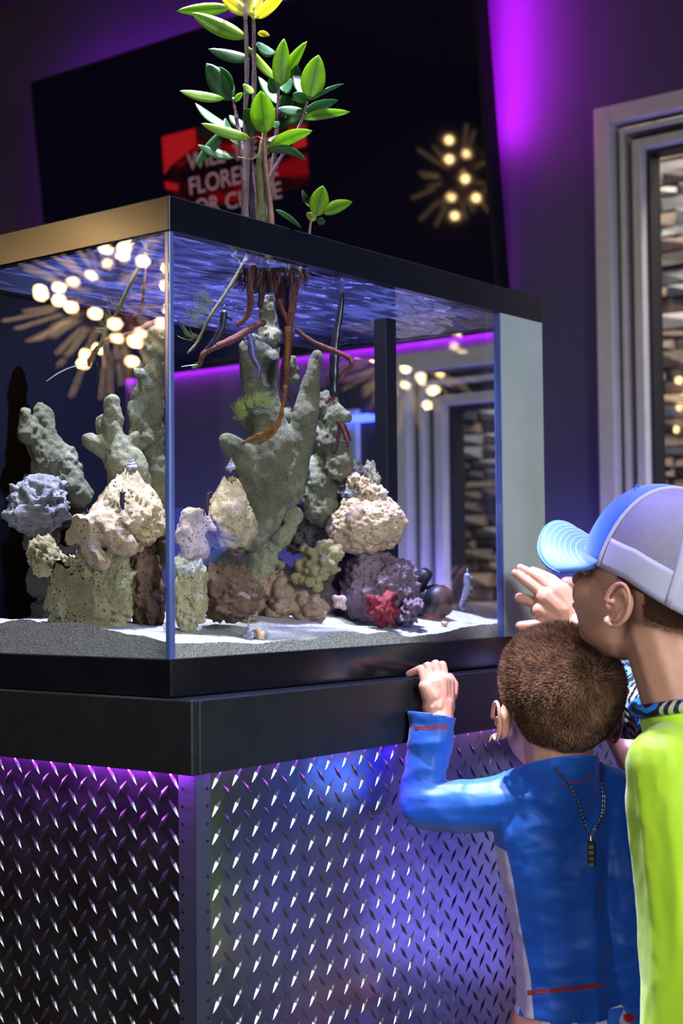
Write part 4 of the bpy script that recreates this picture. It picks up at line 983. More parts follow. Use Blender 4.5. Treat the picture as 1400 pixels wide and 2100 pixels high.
def basis(f, tilt=0, roll=0):
    f = Vector(f).normalized(); r = f.cross(Vector((0,0,1))).normalized(); u = r.cross(f)
    Q = Quaternion(r, math.radians(tilt)); f = Q @ f; u = Q @ u
    Q = Quaternion(f, math.radians(roll)); r = Q @ r; u = Q @ u
    return Matrix((r, f, u)).transposed()
def head_prims(c, B, s=1.0, neck_to=None, neck_r=.046):
    def P(x, y, z): return c + B @ Vector((x, y, z))*s
    pr = [('e', P(0,-.010,.022), (.073*s,.092*s,.080*s), B), ('e', P(0,.030,-.038), (.054*s,.056*s,.062*s), B),
          ('c', P(0,.058,-.082), .018*s, P(0,.020,-.060), .044*s), ('c', P(0,.086,-.004), .006*s, P(0,.099,-.030), .0095*s),
          ('c', P(-.02,.066,-.052), .016*s, P(.02,.066,-.052), .016*s), ('e', P(-.034,.062,-.032), (.02*s,.018*s,.022*s), B), ('e', P(.034,.062,-.032), (.02*s,.018*s,.022*s), B),
          ('c', P(-.018,.083,-.058), .005*s, P(.018,.083,-.058), .005*s)]
    if neck_to is not None: pr.append(('c', P(0,-.026,-.045), neck_r*s, neck_to, neck_r*1.02*s))
    return pr
def ears(c, B, s=1.0):
    def P(x, y, z): return c + B @ Vector((x, y, z))*s
    pr = []
    for sg in (-1, 1):
        ex = sg*.0735; rim = []; anti = []
        for k in range(15):
            a = -PI*.62 + k*(PI*1.62)/14            # from the lobe round the back to the front top
            rim.append(P(ex+sg*(.012+.002*math.sin(a)), -.010-.0155*math.cos(a), -.020+.026*math.sin(a)))
        for k in range(9):
            a = -PI*.45 + k*(PI*1.0)/8; anti.append(P(ex+sg*.0085, -.010-.0095*math.cos(a), -.022+.017*math.sin(a)))
        for k in range(14): pr.append(('c', rim[k], .0026*s, rim[k+1], .0026*s))
        for k in range(8): pr.append(('c', anti[k], .0022*s, anti[k+1], .0022*s))
        pr.append(('c', rim[14], .0026*s, P(ex+sg*.006, -.004, -.020), .0025*s))
        pr.append(('c', rim[0], .0040*s, P(ex+sg*.004, .000, -.043), .0048*s))
        pr.append(('c', P(ex+sg*.006, .003, -.028), .0032*s, P(ex+sg*.004, .005, -.022), .0032*s))
        pr.append(('e', P(ex+sg*.0022, -.0095, -.022), (.0062*s, .0150*s, .0240*s), B))
        pr.append(('e', P(ex+sg*.001, -.014, -.022), (.0085*s, .0105*s, .021*s), B))
        pr.append(('e', P(ex-sg*.004, -.006, -.024), (.006*s, .012*s, .020*s), B))
    return remesh(prims_bm(pr), .0013*s, 2, .5)
def person(name, label): 
    return name
def join_meshes(meshes, name, mat, smooth=True):
    bm = bmesh.new()
    for me in meshes: bm.from_mesh(me)
    out = bpy.data.meshes.new(name); bm.to_mesh(out); bm.free()
    o = link(name, out, mat, None, smooth); return o
def wrinkle(me, amp, freq, seed=0, dirn=(1,1,2.4)):
    V = mv(me); N = mn(me); q = V*np.array(dirn)*freq + seed*5.1
    V = V + N*(amp*(1.2*fbm(q, 2, .5) - .9*np.abs(fbm(q*1.5+3, 2, .5))))[:,None]; setv(me, V)
def hand_chain(pts, rad):
    return [('c', pts[i], rad[i], pts[i+1], rad[i+1]) for i in range(len(pts)-1)]
def eyes(parent, c, B, s=1.0):
    em = plain('eye_white', hexc('e8e4e0'), rough=.2); im = plain('eye_iris', hexc('3a2a1c'), rough=.15)
    for sg in (-1, 1):
        p = c + B @ Vector((sg*.029, .071, -.004))*s
        e = MB().ball(p, .0115*s, 12, 8).build('eye', em, parent, True); MB().ball(p + B @ Vector((0,.0062,0))*s, .0062*s, 10, 6).build('iris', im, e, True)
GZ = 0.0
# ---------------------------------------------------------------- small boy in blue
z1 = 2.0
hc = U(1140, 1447, z1); B1 = basis((FW.x-.22*RT.x, FW.y-.22*RT.y, 0), tilt=14, roll=3)
nk = U(1150, 1600, z1-.01)
pr = head_prims(hc, B1, 1.0, neck_to=nk, neck_r=.046)
def P1(x, y, d=0): return U(x, y, z1+d)
# torso and limbs inside the clothes
hipz = U(1185, 2100, z1)
pr += [('c', P1(1085,1650), .035, P1(1215,1640), .035), ('c', P1(1110,1720), .05, P1(1180,1720), .05), ('c', P1(1130,1900), .048, P1(1180,1900), .048), ('c', P1(1155,2090), .05, P1(1205,2090), .05),
       ('c', P1(1150,1680), .05, P1(1180,2060), .05), ('c', nk, .04, P1(1150,1700), .05)]
Lh, Lk, La = P1(1150,2120), P1(1150,2120)+Vector((.02,.03,-.20)), P1(1150,2120)+Vector((0,0,-.40))
hipc = P1(1180, 2110)
for sg in (-1, 1):
    h0 = hipc + RT*.038*sg; kn = Vector((h0.x+FW.x*.012, h0.y+FW.y*.012, .27)); an = Vector((h0.x, h0.y, .055)); toe = an + Vector((B1.col[1].x, B1.col[1].y, 0)).normalized()*.10; toe.z = .022
    pr += [('c', h0, .052, kn, .034), ('c', kn, .034, an, .024), ('c', an+Vector((0,0,-.02)), .024, toe, .02)]
sh = P1(1062,1640); el = P1(862,1650,.02); wr_ = U(897,1475,2.045)
shr = P1(1235,1630); elr = P1(1290,1860,-.02); wrr = P1(1290,2080,.0)
pr += [('c', sh, .034, el, .026), ('c', el, .026, U(893,1520,2.04), .0225), ('c', shr, .034, elr, .026), ('c', elr, .025, wrr, .019)]
body_me = remesh(prims_bm(pr), .0034, 4, .6)
# left hand gripping the ledge, finely meshed
ledge_front = lambda px, py: on_y(px, py, LY)
def HP(px, py, off=.0): # point in front of the board by off metres
    q = on_y(px, py, LY-off); return q
w0 = HP(898, 1480, .030)
hand = [('c', w0, .0215, HP(900,1450,.026), .0205), ('c', HP(897,1452,.026), .020, HP(885,1405,.020), .0155), ('c', HP(905,1452,.026), .019, HP(912,1402,.020), .0145),
        ('c', HP(893,1450,.026), .019, HP(897,1400,.021), .0155), ('c', HP(903,1440,.024), .018, HP(903,1400,.021), .015), ('c', HP(888,1430,.024), .016, HP(872,1408,.018), .010)]
zt = TZ + .0065
def fing(kx, ky, tipx, tipy, r, rise=.010):
    k = HP(kx, ky, .018); t = Vector((0,0,0)); q = on_z(tipx, tipy, zt); m1 = HP((kx*1.4+tipx*.6)/2+1, ky-30, .010); m1.z = max(m1.z, zt+rise*.5)
    m2 = (m1+q)/2; m2.z = max(m2.z, zt+rise*.35)
    return hand_chain([k, m1, m2, q], [r*1.12, r, r*.92, r*.78])
hand += fing(872, 1402, 838, 1382, .0062) + fing(884, 1396, 858, 1376, .0066, .014) + fing(898, 1392, 878, 1372, .0068, .018) + fing(911, 1394, 893, 1372, .0066, .018)
hand += hand_chain([HP(912,1440,.024), HP(927,1424,.020), HP(930,1405,.015), HP(922,1388,.008)], [.011, .0085, .0075, .006])
hand_me = remesh(prims_bm(hand), .0016, 3, .5)
rh = [('c', wrr, .018, wrr+Vector((0,0,-.05)), .017)]
for k in range(4): rh += hand_chain([wrr+RT*(.012*(k-1.5))+Vector((0,0,-.05)), wrr+RT*(.013*(k-1.5))+Vector((0,0,-.075))+FW*.008, wrr+RT*(.013*(k-1.5))+Vector((0,0,-.095+.004*abs(k-1.5)))+FW*.018], [.0075,.0068,.0055])
rh += hand_chain([wrr+Vector((0,0,-.02))-RT*.012, wrr+Vector((0,0,-.045))-RT*.03+FW*.012, wrr+Vector((0,0,-.065))-RT*.032+FW*.02], [.009,.0075,.006])
rh_me = remesh(prims_bm(rh), .002, 3, .5)
boy1 = empty('person', (hipc.x, hipc.y, 0), 'small child with buzzed brown hair in a blue long-sleeved swim shirt gripping the ledge', 'person')
body = join_meshes([body_me, hand_me, rh_me, ears(hc, B1, 1.0)], 'body', SK1); setpar(body, boy1)
eyes(boy1, hc, B1)
# nails
nm_ = plain('fingernail', hexc('dcae9c'), rough=.3)
# shirt
def row(y, xl, xr, r, d=0): return ('c', P1(xl, y, d), r, P1(xr, y, d), r)
sp = []
rows = [(1625,1090,1205,.046),(1690,1097,1185,.056),(1780,1108,1178,.0575),(1880,1124,1180,.0575),(1980,1143,1186,.058),(2075,1154,1192,.060),(2120,1156,1194,.061)]
for a, b in zip(rows[:-1], rows[1:]):
    for t in (0, .5):
        q = [a[i]*(1-t)+b[i]*t for i in range(4)]; sp.append(row(*q))
sp.append(row(*rows[-1])); 
for k in range(len(rows)-1): 
    a, b = rows[k], rows[k+1]; sp += [('c', P1(a[1], a[0]), a[3], P1(b[1], b[0]), b[3]), ('c', P1(a[2], a[0]), a[3], P1(b[2], b[0]), b[3])]
sp += [('c', P1(1110,1612), .040, P1(1190,1606), .041), ('c', P1(1146,1545,-.020), .054, P1(1150,1640,-.004), .060), ('c', P1(1110,1625), .040, P1(1050,1635), .036)]
sp += [('c', P1(1060,1640), .0385, P1(960,1652,.01), .0335), ('c', P1(960,1652,.01), .0335, P1(866,1648,.02), .0330), ('c', P1(866,1648,.02), .0335, P1(868,1600,.03), .0315), ('c', P1(868,1600,.03), .0315, U(886,1470,2.045), .0315), ('c', U(886,1470,2.045), .0315, U(888,1440,2.048), .0315)]
sp += [('c', P1(1215,1622), .042, P1(1240,1620), .036), ('c', P1(1238,1625), .036, P1(1264,1720,-.012), .036), ('c', P1(1264,1720,-.012), .036, P1(1286,1860,-.02), .037), ('c', P1(1286,1860,-.02), .037, P1(1288,2060,.0), .036), ('c', P1(1288,2060), .036, P1(1288,2130), .036)]
sm = remesh(prims_bm(sp), .0034, 5, .6)
wrinkle(sm, .0046, 10, 2, (1.0, 1.0, 2.1)); wrinkle(sm, .0006, 40, 3, (1, 1, 2))
e1 = P1(866,1640,.02); ax = (U(886,1470,2.045)-P1(868,1600,.03)).normalized()
cut(sm, U(885,1466,2.045), ax, U(885,1450,2.045), .09)
cut(sm, P1(1150,1572,-.0)+Vector((0,0,0)), (Vector((0,0,1))+FW*.30-RT*.08), P1(1148,1515), .085)
cut(sm, P1(1150,2070), Vector((0,0,-1)), P1(1200,2200), .20)
shirt = link('shirt', sm, BLUE, boy1, True)
sd = shirt.modifiers.new('s', 'SOLIDIFY'); sd.thickness = .0014; sd.offset = 1
bx = {1600: 1000, 1700: 1012, 1800: 1026, 1900: 1047, 2000: 1064, 2070: 1074}
ks = sorted(bx)
at = sm.attributes.new('side_panel', 'FLOAT', 'POINT')
for v_ in sm.vertices:
    d = v_.co-CAM; k = d.dot(FW); X = 700+FPX*d.dot(RT)/k; Y = 1050-FPX*d.dot(UP)/k
    if Y > 1706 and 985 < X < 1200: at.data[v_.index].value = min(1, max(0, .5 + (np.interp(Y, [1700, 1800, 1900, 2000, 2095], [1030, 1052, 1068, 1088, 1096])-X)/40 + min(0, (Y-1745)/25)))
_n = BLUE.node_tree; _a = _n.nodes.new('ShaderNodeAttribute'); _a.attribute_name = 'side_panel'; _r = _n.nodes.new('ShaderNodeValToRGB'); _r.color_ramp.elements[0].position = .47; _r.color_ramp.elements[1].position = .53
_x = _n.nodes.new('ShaderNodeMix'); _x.data_type = 'RGBA'; _p = _n.nodes['Principled BSDF']; _src = _p.inputs['Base Color'].links[0].from_socket
_n.links.new(_a.outputs['Fac'], _r.inputs[0]); _n.links.new(_r.outputs[0], _x.inputs[0]); _n.links.new(_src, _x.inputs[6]); _x.inputs[7].default_value = hexc('c2b4c8'); _n.links.new(_x.outputs[2], _p.inputs['Base Color'])
# collar band, hem and cuff stitching
hit1 = caster([shirt])
red = cloth('red_stitching', hexc('a51424'), hexc('7c0f1c'), .7)
def stitch(pts, r, mat, parent, name='stitching', hit=None, off=.0008, n=5):
    Q = [(hit or hit1)(x, y, off) for x, y in pts]
    return MB().tube(spline(Q, n), r, 5).build(name, mat, parent)
for dy in (-3, 0, 3): stitch([(843+i*9.0, 1491+dy+2.0*math.sin(i*.5)) for i in range(10)], .0011, red, shirt)
for dy in (-4, -1.3, 1.3, 4): stitch([(1082+i*15.6, 2036+dy-i*1.6) for i in range(11)], .0011, red, shirt)
stitch([(1120,1606),(1150,1608),(1180,1604),(1205,1594),(1222,1580)], .0013, red, shirt)
stitch([(1082,1592),(1100,1598),(1140,1603),(1180,1599),(1208,1588),(1224,1574)], .0012, cloth('collar_seam', hexc('0d58b8'), hexc('0b4fb0')), shirt, 'collar_seam')
def rim(me, near, rad):
    bm = bmesh.new(); bm.from_mesh(me); near = Vector(near); P = [v.co.copy() for v in bm.verts if v.is_boundary and (v.co-near).length < rad]; bm.free()
    c = sum(P, Vector())/max(1, len(P)); P.sort(key=lambda q: math.atan2((q-c).dot(FW), (q-c).dot(RT))); P = P[::3]; n = len(P)
    return [(P[i-2]+P[i-1]+P[i]+P[(i+1)%n]+P[(i+2)%n])/5 for i in range(n)]
rp = rim(sm, P1(1150,1556), .075)
if len(rp) > 6: MB().tube(rp+[rp[0]], .0021, 6, cap=False).build('collar_edge', cloth('collar_trim', hexc('0f5fc4'), hexc('0b4fb0')), shirt, True)
# necklace
steel = plain('dark_steel_chain', hexc('a89c8c'), hexc('7a7064'), rough=.35, metal=1)
nl = empty('necklace', U(1212, 1720, z1-.06), 'dark metal chain necklace with a rectangular pendant hanging down the small boy back', 'necklace')
path = spline([hit1(x, y, .0022) for x, y in [(1136,1572),(1152,1590),(1168,1612),(1182,1640),(1190,1668),(1200,1695),(1211,1712)]], 7) 
path2 = spline([hit1(x, y, .0022) for x, y in [(1232,1600),(1235,1625),(1235,1655),(1232,1675),(1220,1697),(1213,1712)]], 6)
lk = MB()
for pth in (path, path2):
    acc = 0
    for i in range(len(pth)-1):
        a, b = pth[i], pth[i+1]; d = (b-a).normalized(); v = (a-CAM).normalized(); s1 = d.cross(v).normalized()
        s2 = s1 if i % 2 else (s1*.4+v*.9).normalized(); c = (a+b)/2; l = (b-a).length*.62
        lk.tube([c + d*l*math.cos(t)+s2*.0019*math.sin(t) for t in [2*PI*k/8 for k in range(9)]], .00055, 4, cap=False)
lk.build('chain', steel, nl)['kind'] = 'stuff'
t0 = hit1(1211, 1722, .003); t1 = hit1(1211, 1770, .003); d = (t1-t0).normalized(); sdv = d.cross(FW).normalized()
pend = MB().obox(t0-sdv*.0048-FW*.0012, sdv*.0096, t1-t0, FW*.0014).build('pendant', plain('dark_pendant', hexc('3a3836'), hexc('242322'), rough=.35, metal=.8, bump=.6, bscale=700), nl, bevel=.0006)
for k in range(4):
    cc = t0 + d*(.006+.0075*k) - FW*.0015; MB().obox(cc-sdv*.003, sdv*.006, d*.0045, FW*.0004).build('engraved_mark', bpy.data.materials['dark_steel_chain'], pend)
MB().tube([t0-d*.006, t0+d*.001], .0014, 8).build('bail', steel, nl)
# shorts with a blue and white check
ck = NT('blue_white_check'); co = ck.coord(); c_ = ck.n('ShaderNodeTexChecker'); c_.inputs['Scale'].default_value = 42
c_.inputs['Color1'].default_value = hexc('2c6ad0'); c_.inputs['Color2'].default_value = hexc('cfc8d8'); ck.l(co, c_.inputs['Vector'])
rn = ck.ramp(ck.noise(16, 1), [(.61, (0,0,0)), (.63, (1,1,1))]); ck.l(ck.mix(rn, c_.outputs[0], hexc('b0151c')), ck.b.inputs['Base Color']); ck.b.inputs['Roughness'].default_value = .7
sh_ = []
for sg in (-1, 1):
    h0 = hipc + RT*(.006+.036*sg) + Vector((0,0,.0)); sh_ += [('c', h0+Vector((0,0,.005)), .0555, Vector((h0.x, h0.y, .34)), .062), ('c', h0+Vector((0,0,.005)), .0555, hipc+RT*.006, .0555)]
shm = remesh(prims_bm(sh_), .004, 4); wrinkle(shm, .003, 22, 8)
cut(shm, Vector((hipc.x, hipc.y, .33)), Vector((0,0,-1)), Vector((hipc.x, hipc.y, .30)), .16)
link('shorts', shm, ck.m, boy1, True)
# hair: short strands turning round a crown whorl
hairm = NT('brown_hair'); hairm.b.inputs['Roughness'].default_value = .42; hairm.b.inputs['Specular IOR Level'].default_value = .6
inf = hairm.n('ShaderNodeTexCoord'); hairm.l(hairm.ramp(hairm.noise(60, 2), [(.3, hexc('4a3226')), (.7, hexc('8a6448'))]), hairm.b.inputs['Base Color'])
def skull_hair(parent, c, B, s, n, seed, whorl, mat, lmax=.013, lmin=.0025, low=-.055, cap_mat=None, only_low=None):
    rr = random.Random(seed); V = []; F = []; wh = Vector(whorl).normalized()
    ell = Vector((.0735, .0925, .0805))*s; cc = Vector((0, -.010, .022))*s
    cnt = 0
    while cnt < n:
        d = Vector((rr.gauss(0,1), rr.gauss(0,1), rr.gauss(0,1))).normalized()
        p = Vector((d.x*ell.x, d.y*ell.y, d.z*ell.z)) + cc
        fr = p.y/s; up = p.z/s
        lowlim = low if fr < -.03 else (.0 + max(0, fr)*.55)
        if up < lowlim or fr > .072: continue
        if only_low is not None and up > only_low: continue
        h = min(1, max(0, (up+.03)/.085)); ln = (lmin + (lmax-lmin)*h**1.3)*rr.uniform(.75, 1.2)
        away = (d - wh*d.dot(wh)); away = away.normalized() if away.length > .12 else Vector((rr.gauss(0,1), rr.gauss(0,1), rr.gauss(0,1))).normalized(); spin = wh.cross(away)
        g = (d*.62 + away*.72 + spin*.35*math.exp(-3*(1-d.dot(wh))) + Vector((rr.gauss(0,.13), rr.gauss(0,.13), rr.gauss(0,.13)))).normalized()
        a = c + B @ p; G = B @ g; N_ = B @ d; sdv = G.cross(N_).normalized()*(.00042*s)
        m_ = a + G*ln*.55 + N_*ln*.10; e = a + G*ln
        i0 = len(V); V += [a-sdv-N_*.001, a+sdv-N_*.001, m_+sdv*.8, m_-sdv*.8, e]
        F += [(i0, i0+1, i0+2, i0+3), (i0+3, i0+2, i0+4)]; cnt += 1
    o = mesh('hair', V, F, mat, parent); o['kind'] = 'stuff'; return o
capm = NT('shaved_scalp'); capm.b.inputs['Roughness'].default_value = .95; capm.b.inputs['Specular IOR Level'].default_value = .1
capm.l(capm.ramp(capm.noise(500, 2), [(.35, hexc('5d4034')), (.65, hexc('3c2a22'))]), capm.b.inputs['Base Color'])
skull_hair(boy1, hc, B1, 1.0, 42000, 2, (.22, -.72, .55), hairm.m, lmax=.015, lmin=.0022)
# darker stubble shell beneath the strands
def scalp(parent, c, B, s, mat, low=-.05, top=None):
    bm = bmesh.new(); bmesh.ops.create_icosphere(bm, subdivisions=5, radius=1); cc = Vector((0, -.010, .022))*s; kill = []
    for v in bm.verts:
        d = v.co.normalized(); p = Vector((d.x*.0740, d.y*.0930, d.z*.0810))*s + cc
        fr, up = p.y/s, p.z/s; lim = low if fr < -.03 else max(0, fr)*.55
        if up < lim or fr > .07 or (top is not None and up > top): kill.append(v)
        v.co = c + B @ p
    bmesh.ops.delete(bm, geom=kill, context='VERTS'); return from_bm('stubble', bm, mat, parent, True)
scalp(boy1, hc, B1, 1.0, capm.m, low=-.035)

# ---------------------------------------------------------------- taller boy in the cap
z2 = 1.88
h2 = U(1336, 1200, z2); B2 = basis((.05, 1, 0), tilt=21, roll=0); S2 = 1.04
nk2 = U(1398, 1440, z2-.02)
pr = head_prims(h2, B2, S2, neck_to=nk2, neck_r=.047)
T = lambda x, y, d=0: U(x, y, 1.84+d)
XA = Vector((1, -.05, 0)).normalized()                       # his left-right axis
sc2 = T(1425, 1520)
def tor(zz, hw, r, off=Vector((0,0,0))):
    c = Vector((sc2.x, sc2.y, zz)) + off + RT*.022*min(1, max(0, (sc2.z-zz)/.25)); return ('c', c-XA*hw, r, c+XA*hw, r)
zs = sc2.z
pr += [tor(zs-.02, .07, .036), tor(zs-.10, .05, .055), tor(zs-.25, .045, .052), tor(zs-.33, .045, .056), ('c', Vector((sc2.x, sc2.y, zs-.05)), .055, Vector((sc2.x, sc2.y, zs-.33)), .055), ('c', nk2, .046, sc2, .05)]
for sg in (-1, 1):
    h0 = Vector((sc2.x, sc2.y, zs-.36)) + XA*.045*sg; kn = Vector((h0.x, h0.y+.01, .33)); an = Vector((h0.x, h0.y, .06))
    pr += [('c', h0, .058, kn, .04), ('c', kn, .038, an, .027), ('c', an+Vector((0,0,-.02)), .027, Vector((h0.x+.01, h0.y+.13, .023)), .021)]
# near arm hanging, far arm reaching to the glass
lsh = sc2 - XA*.085 + Vector((0,0,-.03)); lel = U(1372, 1760, 1.78); lwr = U(1392, 1980, 1.82)
rsh = U(1385, 1490, 1.98); rel_ = U(1285, 1418, 2.17); rwr = U(1202, 1298, 2.26)
pr += [('c', lsh, .036, lel, .028), ('c', lel, .028, lwr, .02), ('c', rsh, .034, rel_, .027), ('c', rel_, .027, rwr, .0205)]
b2 = remesh(prims_bm(pr), .0036, 4, .6)
zh = 2.29
Hh = lambda x, y, d=0: U(x, y, zh+d)
hd = [('c', rwr, .020, Hh(1180,1272), .0195), ('c', Hh(1180,1272), .0195, Hh(1140,1212,.0), .0150), ('c', Hh(1180,1275), .019, Hh(1112,1222), .0135), ('c', Hh(1175,1280), .018, Hh(1105,1250), .0125), ('c', Hh(1150,1250), .020, Hh(1120,1225), .017), ('c', Hh(1190,1262), .017, Hh(1155,1210), .012)]
hd += hand_chain([Hh(1115,1222), Hh(1092,1203), Hh(1072,1188), Hh(1055,1175)], [.0092,.0082,.0074,.0062])
hd += hand_chain([Hh(1130,1208), Hh(1108,1190,.004), Hh(1086,1175,.006), Hh(1066,1164,.008)], [.0092,.0082,.0074,.0062])
hd += hand_chain([Hh(1152,1205), Hh(1132,1188,.012), Hh(1110,1177,.016), Hh(1092,1169,.018)], [.0085,.0078,.0070,.0058])
hd += hand_chain([Hh(1118,1248,.0), Hh(1098,1238,.008), Hh(1080,1230,.012), Hh(1065,1226,.014)], [.0095,.0092,.0088,.0085])
hd += hand_chain([Hh(1140,1275), Hh(1115,1280,-.002), Hh(1090,1283,-.004), Hh(1066,1284,-.004)], [.0115,.0092,.0090,.0078])
hd += hand_chain([Hh(1118,1254,.012), Hh(1098,1252,.016)], [.0095,.0090])
hm2 = remesh(prims_bm(hd), .0017, 3, .5)
lh = []
for k in range(4): lh += hand_chain([lwr+XA*(.013*(k-1.5))*.6+Vector((0,0,-.05)), lwr+XA*(.013*(k-1.5))*.8+Vector((0,.012,-.085)), lwr+XA*(.012*(k-1.5))*.8+Vector((0,.028,-.105+.005*abs(k-1.5)))], [.0085,.0075,.0060])
lh += [('c', lwr, .019, lwr+Vector((0,0,-.05)), .021)] + hand_chain([lwr+Vector((0,.01,-.02)), lwr+Vector((.0,.034,-.045)), lwr+Vector((0,.042,-.068))], [.010,.009,.0068])
lm2 = remesh(prims_bm(lh), .002, 3, .5)
boy2 = empty('person', (sc2.x, sc2.y, 0), 'taller child in trucker cap and neon yellow top holding an open hand near the tank', 'person')
body2 = join_meshes([b2, hm2, lm2, ears(h2, B2, S2)], 'body', SK2); setpar(body2, boy2)
eyes(boy2, h2, B2, S2)
# nail on the thumb
skull_hair(boy2, h2, B2, S2, 5000, 8, (0, -.5, .8), hairm.m, lmax=.006, lmin=.0014, low=-.045, only_low=.03)
scalp(boy2, h2, B2, S2, capm.m, low=-.03)
# yellow top
tp = [('c', sc2-XA*.075+Vector((0,0,-.015)), .045, sc2+XA*.075+Vector((0,0,-.015)), .045), ('c', nk2+Vector((0,0,-.005)), .056, sc2+Vector((0,0,-.02)), .060)]
tr_ = [tor(zs+zz, hw, r) for zz, hw, r in ((-.015,.075,.045),(-.06,.070,.058),(-.12,.064,.064),(-.20,.058,.067),(-.28,.054,.068),(-.36,.056,.070),(-.48,.060,.073))]
for a, b in zip(tr_[:-1], tr_[1:]):
    for t in (0, .5, 1):
        la, lb_ = a[1].lerp(b[1], t), a[3].lerp(b[3], t); rr_ = a[2]*(1-t)+b[2]*t; tp.append(('c', la, rr_, lb_, rr_))
    for q in (0, .25, .5, .75, 1): tp.append(('c', a[1].lerp(a[3], q), a[2], b[1].lerp(b[3], q), b[2]))
tp += [('c', lsh+Vector((0,0,.012)), .044, lsh*.5+lel*.5+Vector((-.004,0,0)), .042), ('c', lsh*.5+lel*.5+Vector((-.004,0,0)), .042, lel, .036), ('c', lel, .036, lwr, .032)]
tm = remesh(prims_bm(tp), .0042, 6, .6)
wrinkle(tm, .0045, 8, 4, (1.6, 1.6, .40)); wrinkle(tm, .0006, 30, 6, (1.5, 1.5, .7))
cut(tm, nk2+Vector((0,0,-.006)), Vector((0,0,1))-Vector((0,-.10,0)), nk2+Vector((0,0,.03)), .085)
cut(tm, lwr, Vector((0,0,-1)), lwr+Vector((0,0,-.02)), .05); cut(tm, Vector((sc2.x, sc2.y, zs-.47)), Vector((0,0,-1)), Vector((sc2.x, sc2.y, zs-.52)), .18)
top = link('yellow_top', tm, NEON, boy2, True); sd = top.modifiers.new('s', 'SOLIDIFY'); sd.thickness = .0016; sd.offset = 1
# palm leaf print shirt: sleeve and collar
pl = NT('palm_leaf_print'); co = pl.coord()
wv = pl.n('ShaderNodeTexWave'); wv.wave_type = 'RINGS'; wv.inputs['Scale'].default_value = 24; wv.inputs['Distortion'].default_value = 5; wv.inputs['Detail'].default_value = 1.2; wv.inputs['Detail Scale'].default_value = 1.2
vo = pl.n('ShaderNodeTexVoronoi'); vo.inputs['Scale'].default_value = 17; pl.l(co, vo.inputs['Vector']); pl.l(vo.outputs['Position'], wv.inputs['Phase Offset']) if False else None
ad = pl.n('ShaderNodeVectorMath', operation='SUBTRACT'); pl.l(co, ad.inputs[0]); pl.l(vo.outputs['Position'], ad.inputs[1]); pl.l(ad.outputs[0], wv.inputs['Vector'])
sepc = pl.n('ShaderNodeSeparateXYZ'); pl.l(vo.outputs['Color'], sepc.inputs[0])
tone = pl.ramp(sepc.outputs[0], [(.0, hexc('1c63c4')), (.42, hexc('2f86d8')), (.45, hexc('2f86d8')), (.62, hexc('c9b53c')), (.80, hexc('6fb6c8')), (1, hexc('1c4aa8'))])
mask = pl.ramp(wv.outputs['Fac'], [(.48, (0,0,0)), (.58, (1,1,1))]); pl.l(pl.mix(mask, hexc('070a1c'), tone), pl.b.inputs['Base Color']); pl.b.inputs['Roughness'].default_value = .55
cuffp = U(1196, 1290, 2.262)
sl = [('c', rsh, .045, rel_, .042), ('c', rel_, .042, rel_*.5+rwr*.5, .035), ('c', rel_*.5+rwr*.5, .035, rwr+(rwr-rel_).normalized()*.02, .0262), ('c', rsh, .045, sc2+XA*.06+FW*.05, .055), ('c', rel_+Vector((0,0,-.0)), .040, U(1300,1450,2.12), .046)]
sme = remesh(prims_bm(sl), .0032, 4, .6); wrinkle(sme, .0045, 22, 5, (1,1,1.4)); wrinkle(sme, .0015, 60, 9)
cut(sme, cuffp, (rwr-rel_), cuffp+(rwr-rel_).normalized()*.03, .055)
sv = link('sleeve', sme, pl.m, boy2, True); sv['label'] = 'blue and yellow palm leaf print sleeve'; sd = sv.modifiers.new('s', 'SOLIDIFY'); sd.thickness = .0016; sd.offset = 1
mb = MB(); cpts = []
for k in range(25):
    a = 2*PI*k/24; cpts.append(nk2 + Vector((math.cos(a)*.058, math.sin(a)*.058, -.004 - .010*math.sin(a))))
mb.tube(cpts, .0085, 10, cap=False); cl = mb.build('collar', pl.m, boy2, True); cl['label'] = 'palm leaf print collar'
# board shorts
bs = []
for sg in (-1, 1):
    h0 = Vector((sc2.x, sc2.y, zs-.40)) + XA*.045*sg; bs += [('c', h0, .068, Vector((h0.x, h0.y, .38)), .066)]
bsm = remesh(prims_bm(bs), .005, 4); cut(bsm, Vector((sc2.x, sc2.y, .37)), Vector((0,0,-1)), Vector((sc2.x, sc2.y, .33)), .17)
link('shorts', bsm, cloth('dark_shorts', hexc('141a34'), hexc('10152c')), boy2, True)

# ---- the cap (worn, its own parts)
capo = empty('trucker_cap', h2 + B2 @ Vector((0,0,.05)), 'bright blue trucker cap with white mesh back worn by the taller boy', 'cap')
front = cloth('bright_blue_cap_cloth', hexc('1060c8'), hexc('186cd6'), .6, .3); white = cloth('white_cap_band', hexc('b2aec6'), hexc('a8a4bc'), .7, .2, 500)
net = NT('white_netting'); uvn = net.n('ShaderNodeTexCoord').outputs['UV']; sp_ = net.n('ShaderNodeSeparateXYZ'); net.l(uvn, sp_.inputs[0])
fx = net.math('ABSOLUTE', net.math('SUBTRACT', net.math('FRACT', sp_.outputs[0]), .5)); fy = net.math('ABSOLUTE', net.math('SUBTRACT', net.math('FRACT', sp_.outputs[1]), .5))
hole = net.math('MULTIPLY', net.math('LESS_THAN', fx, .38), net.math('LESS_THAN', fy, .35))
net.l(net.math('SUBTRACT', 1.0, hole), net.b.inputs['Alpha']); net.b.inputs['Base Color'].default_value = hexc('b4b0cc'); net.b.inputs['Roughness'].default_value = .6
CB = h2 + B2 @ Vector((0, -.010, .012))*S2; ca, cbb, cc_ = .0845*S2, .104*S2, .112*S2
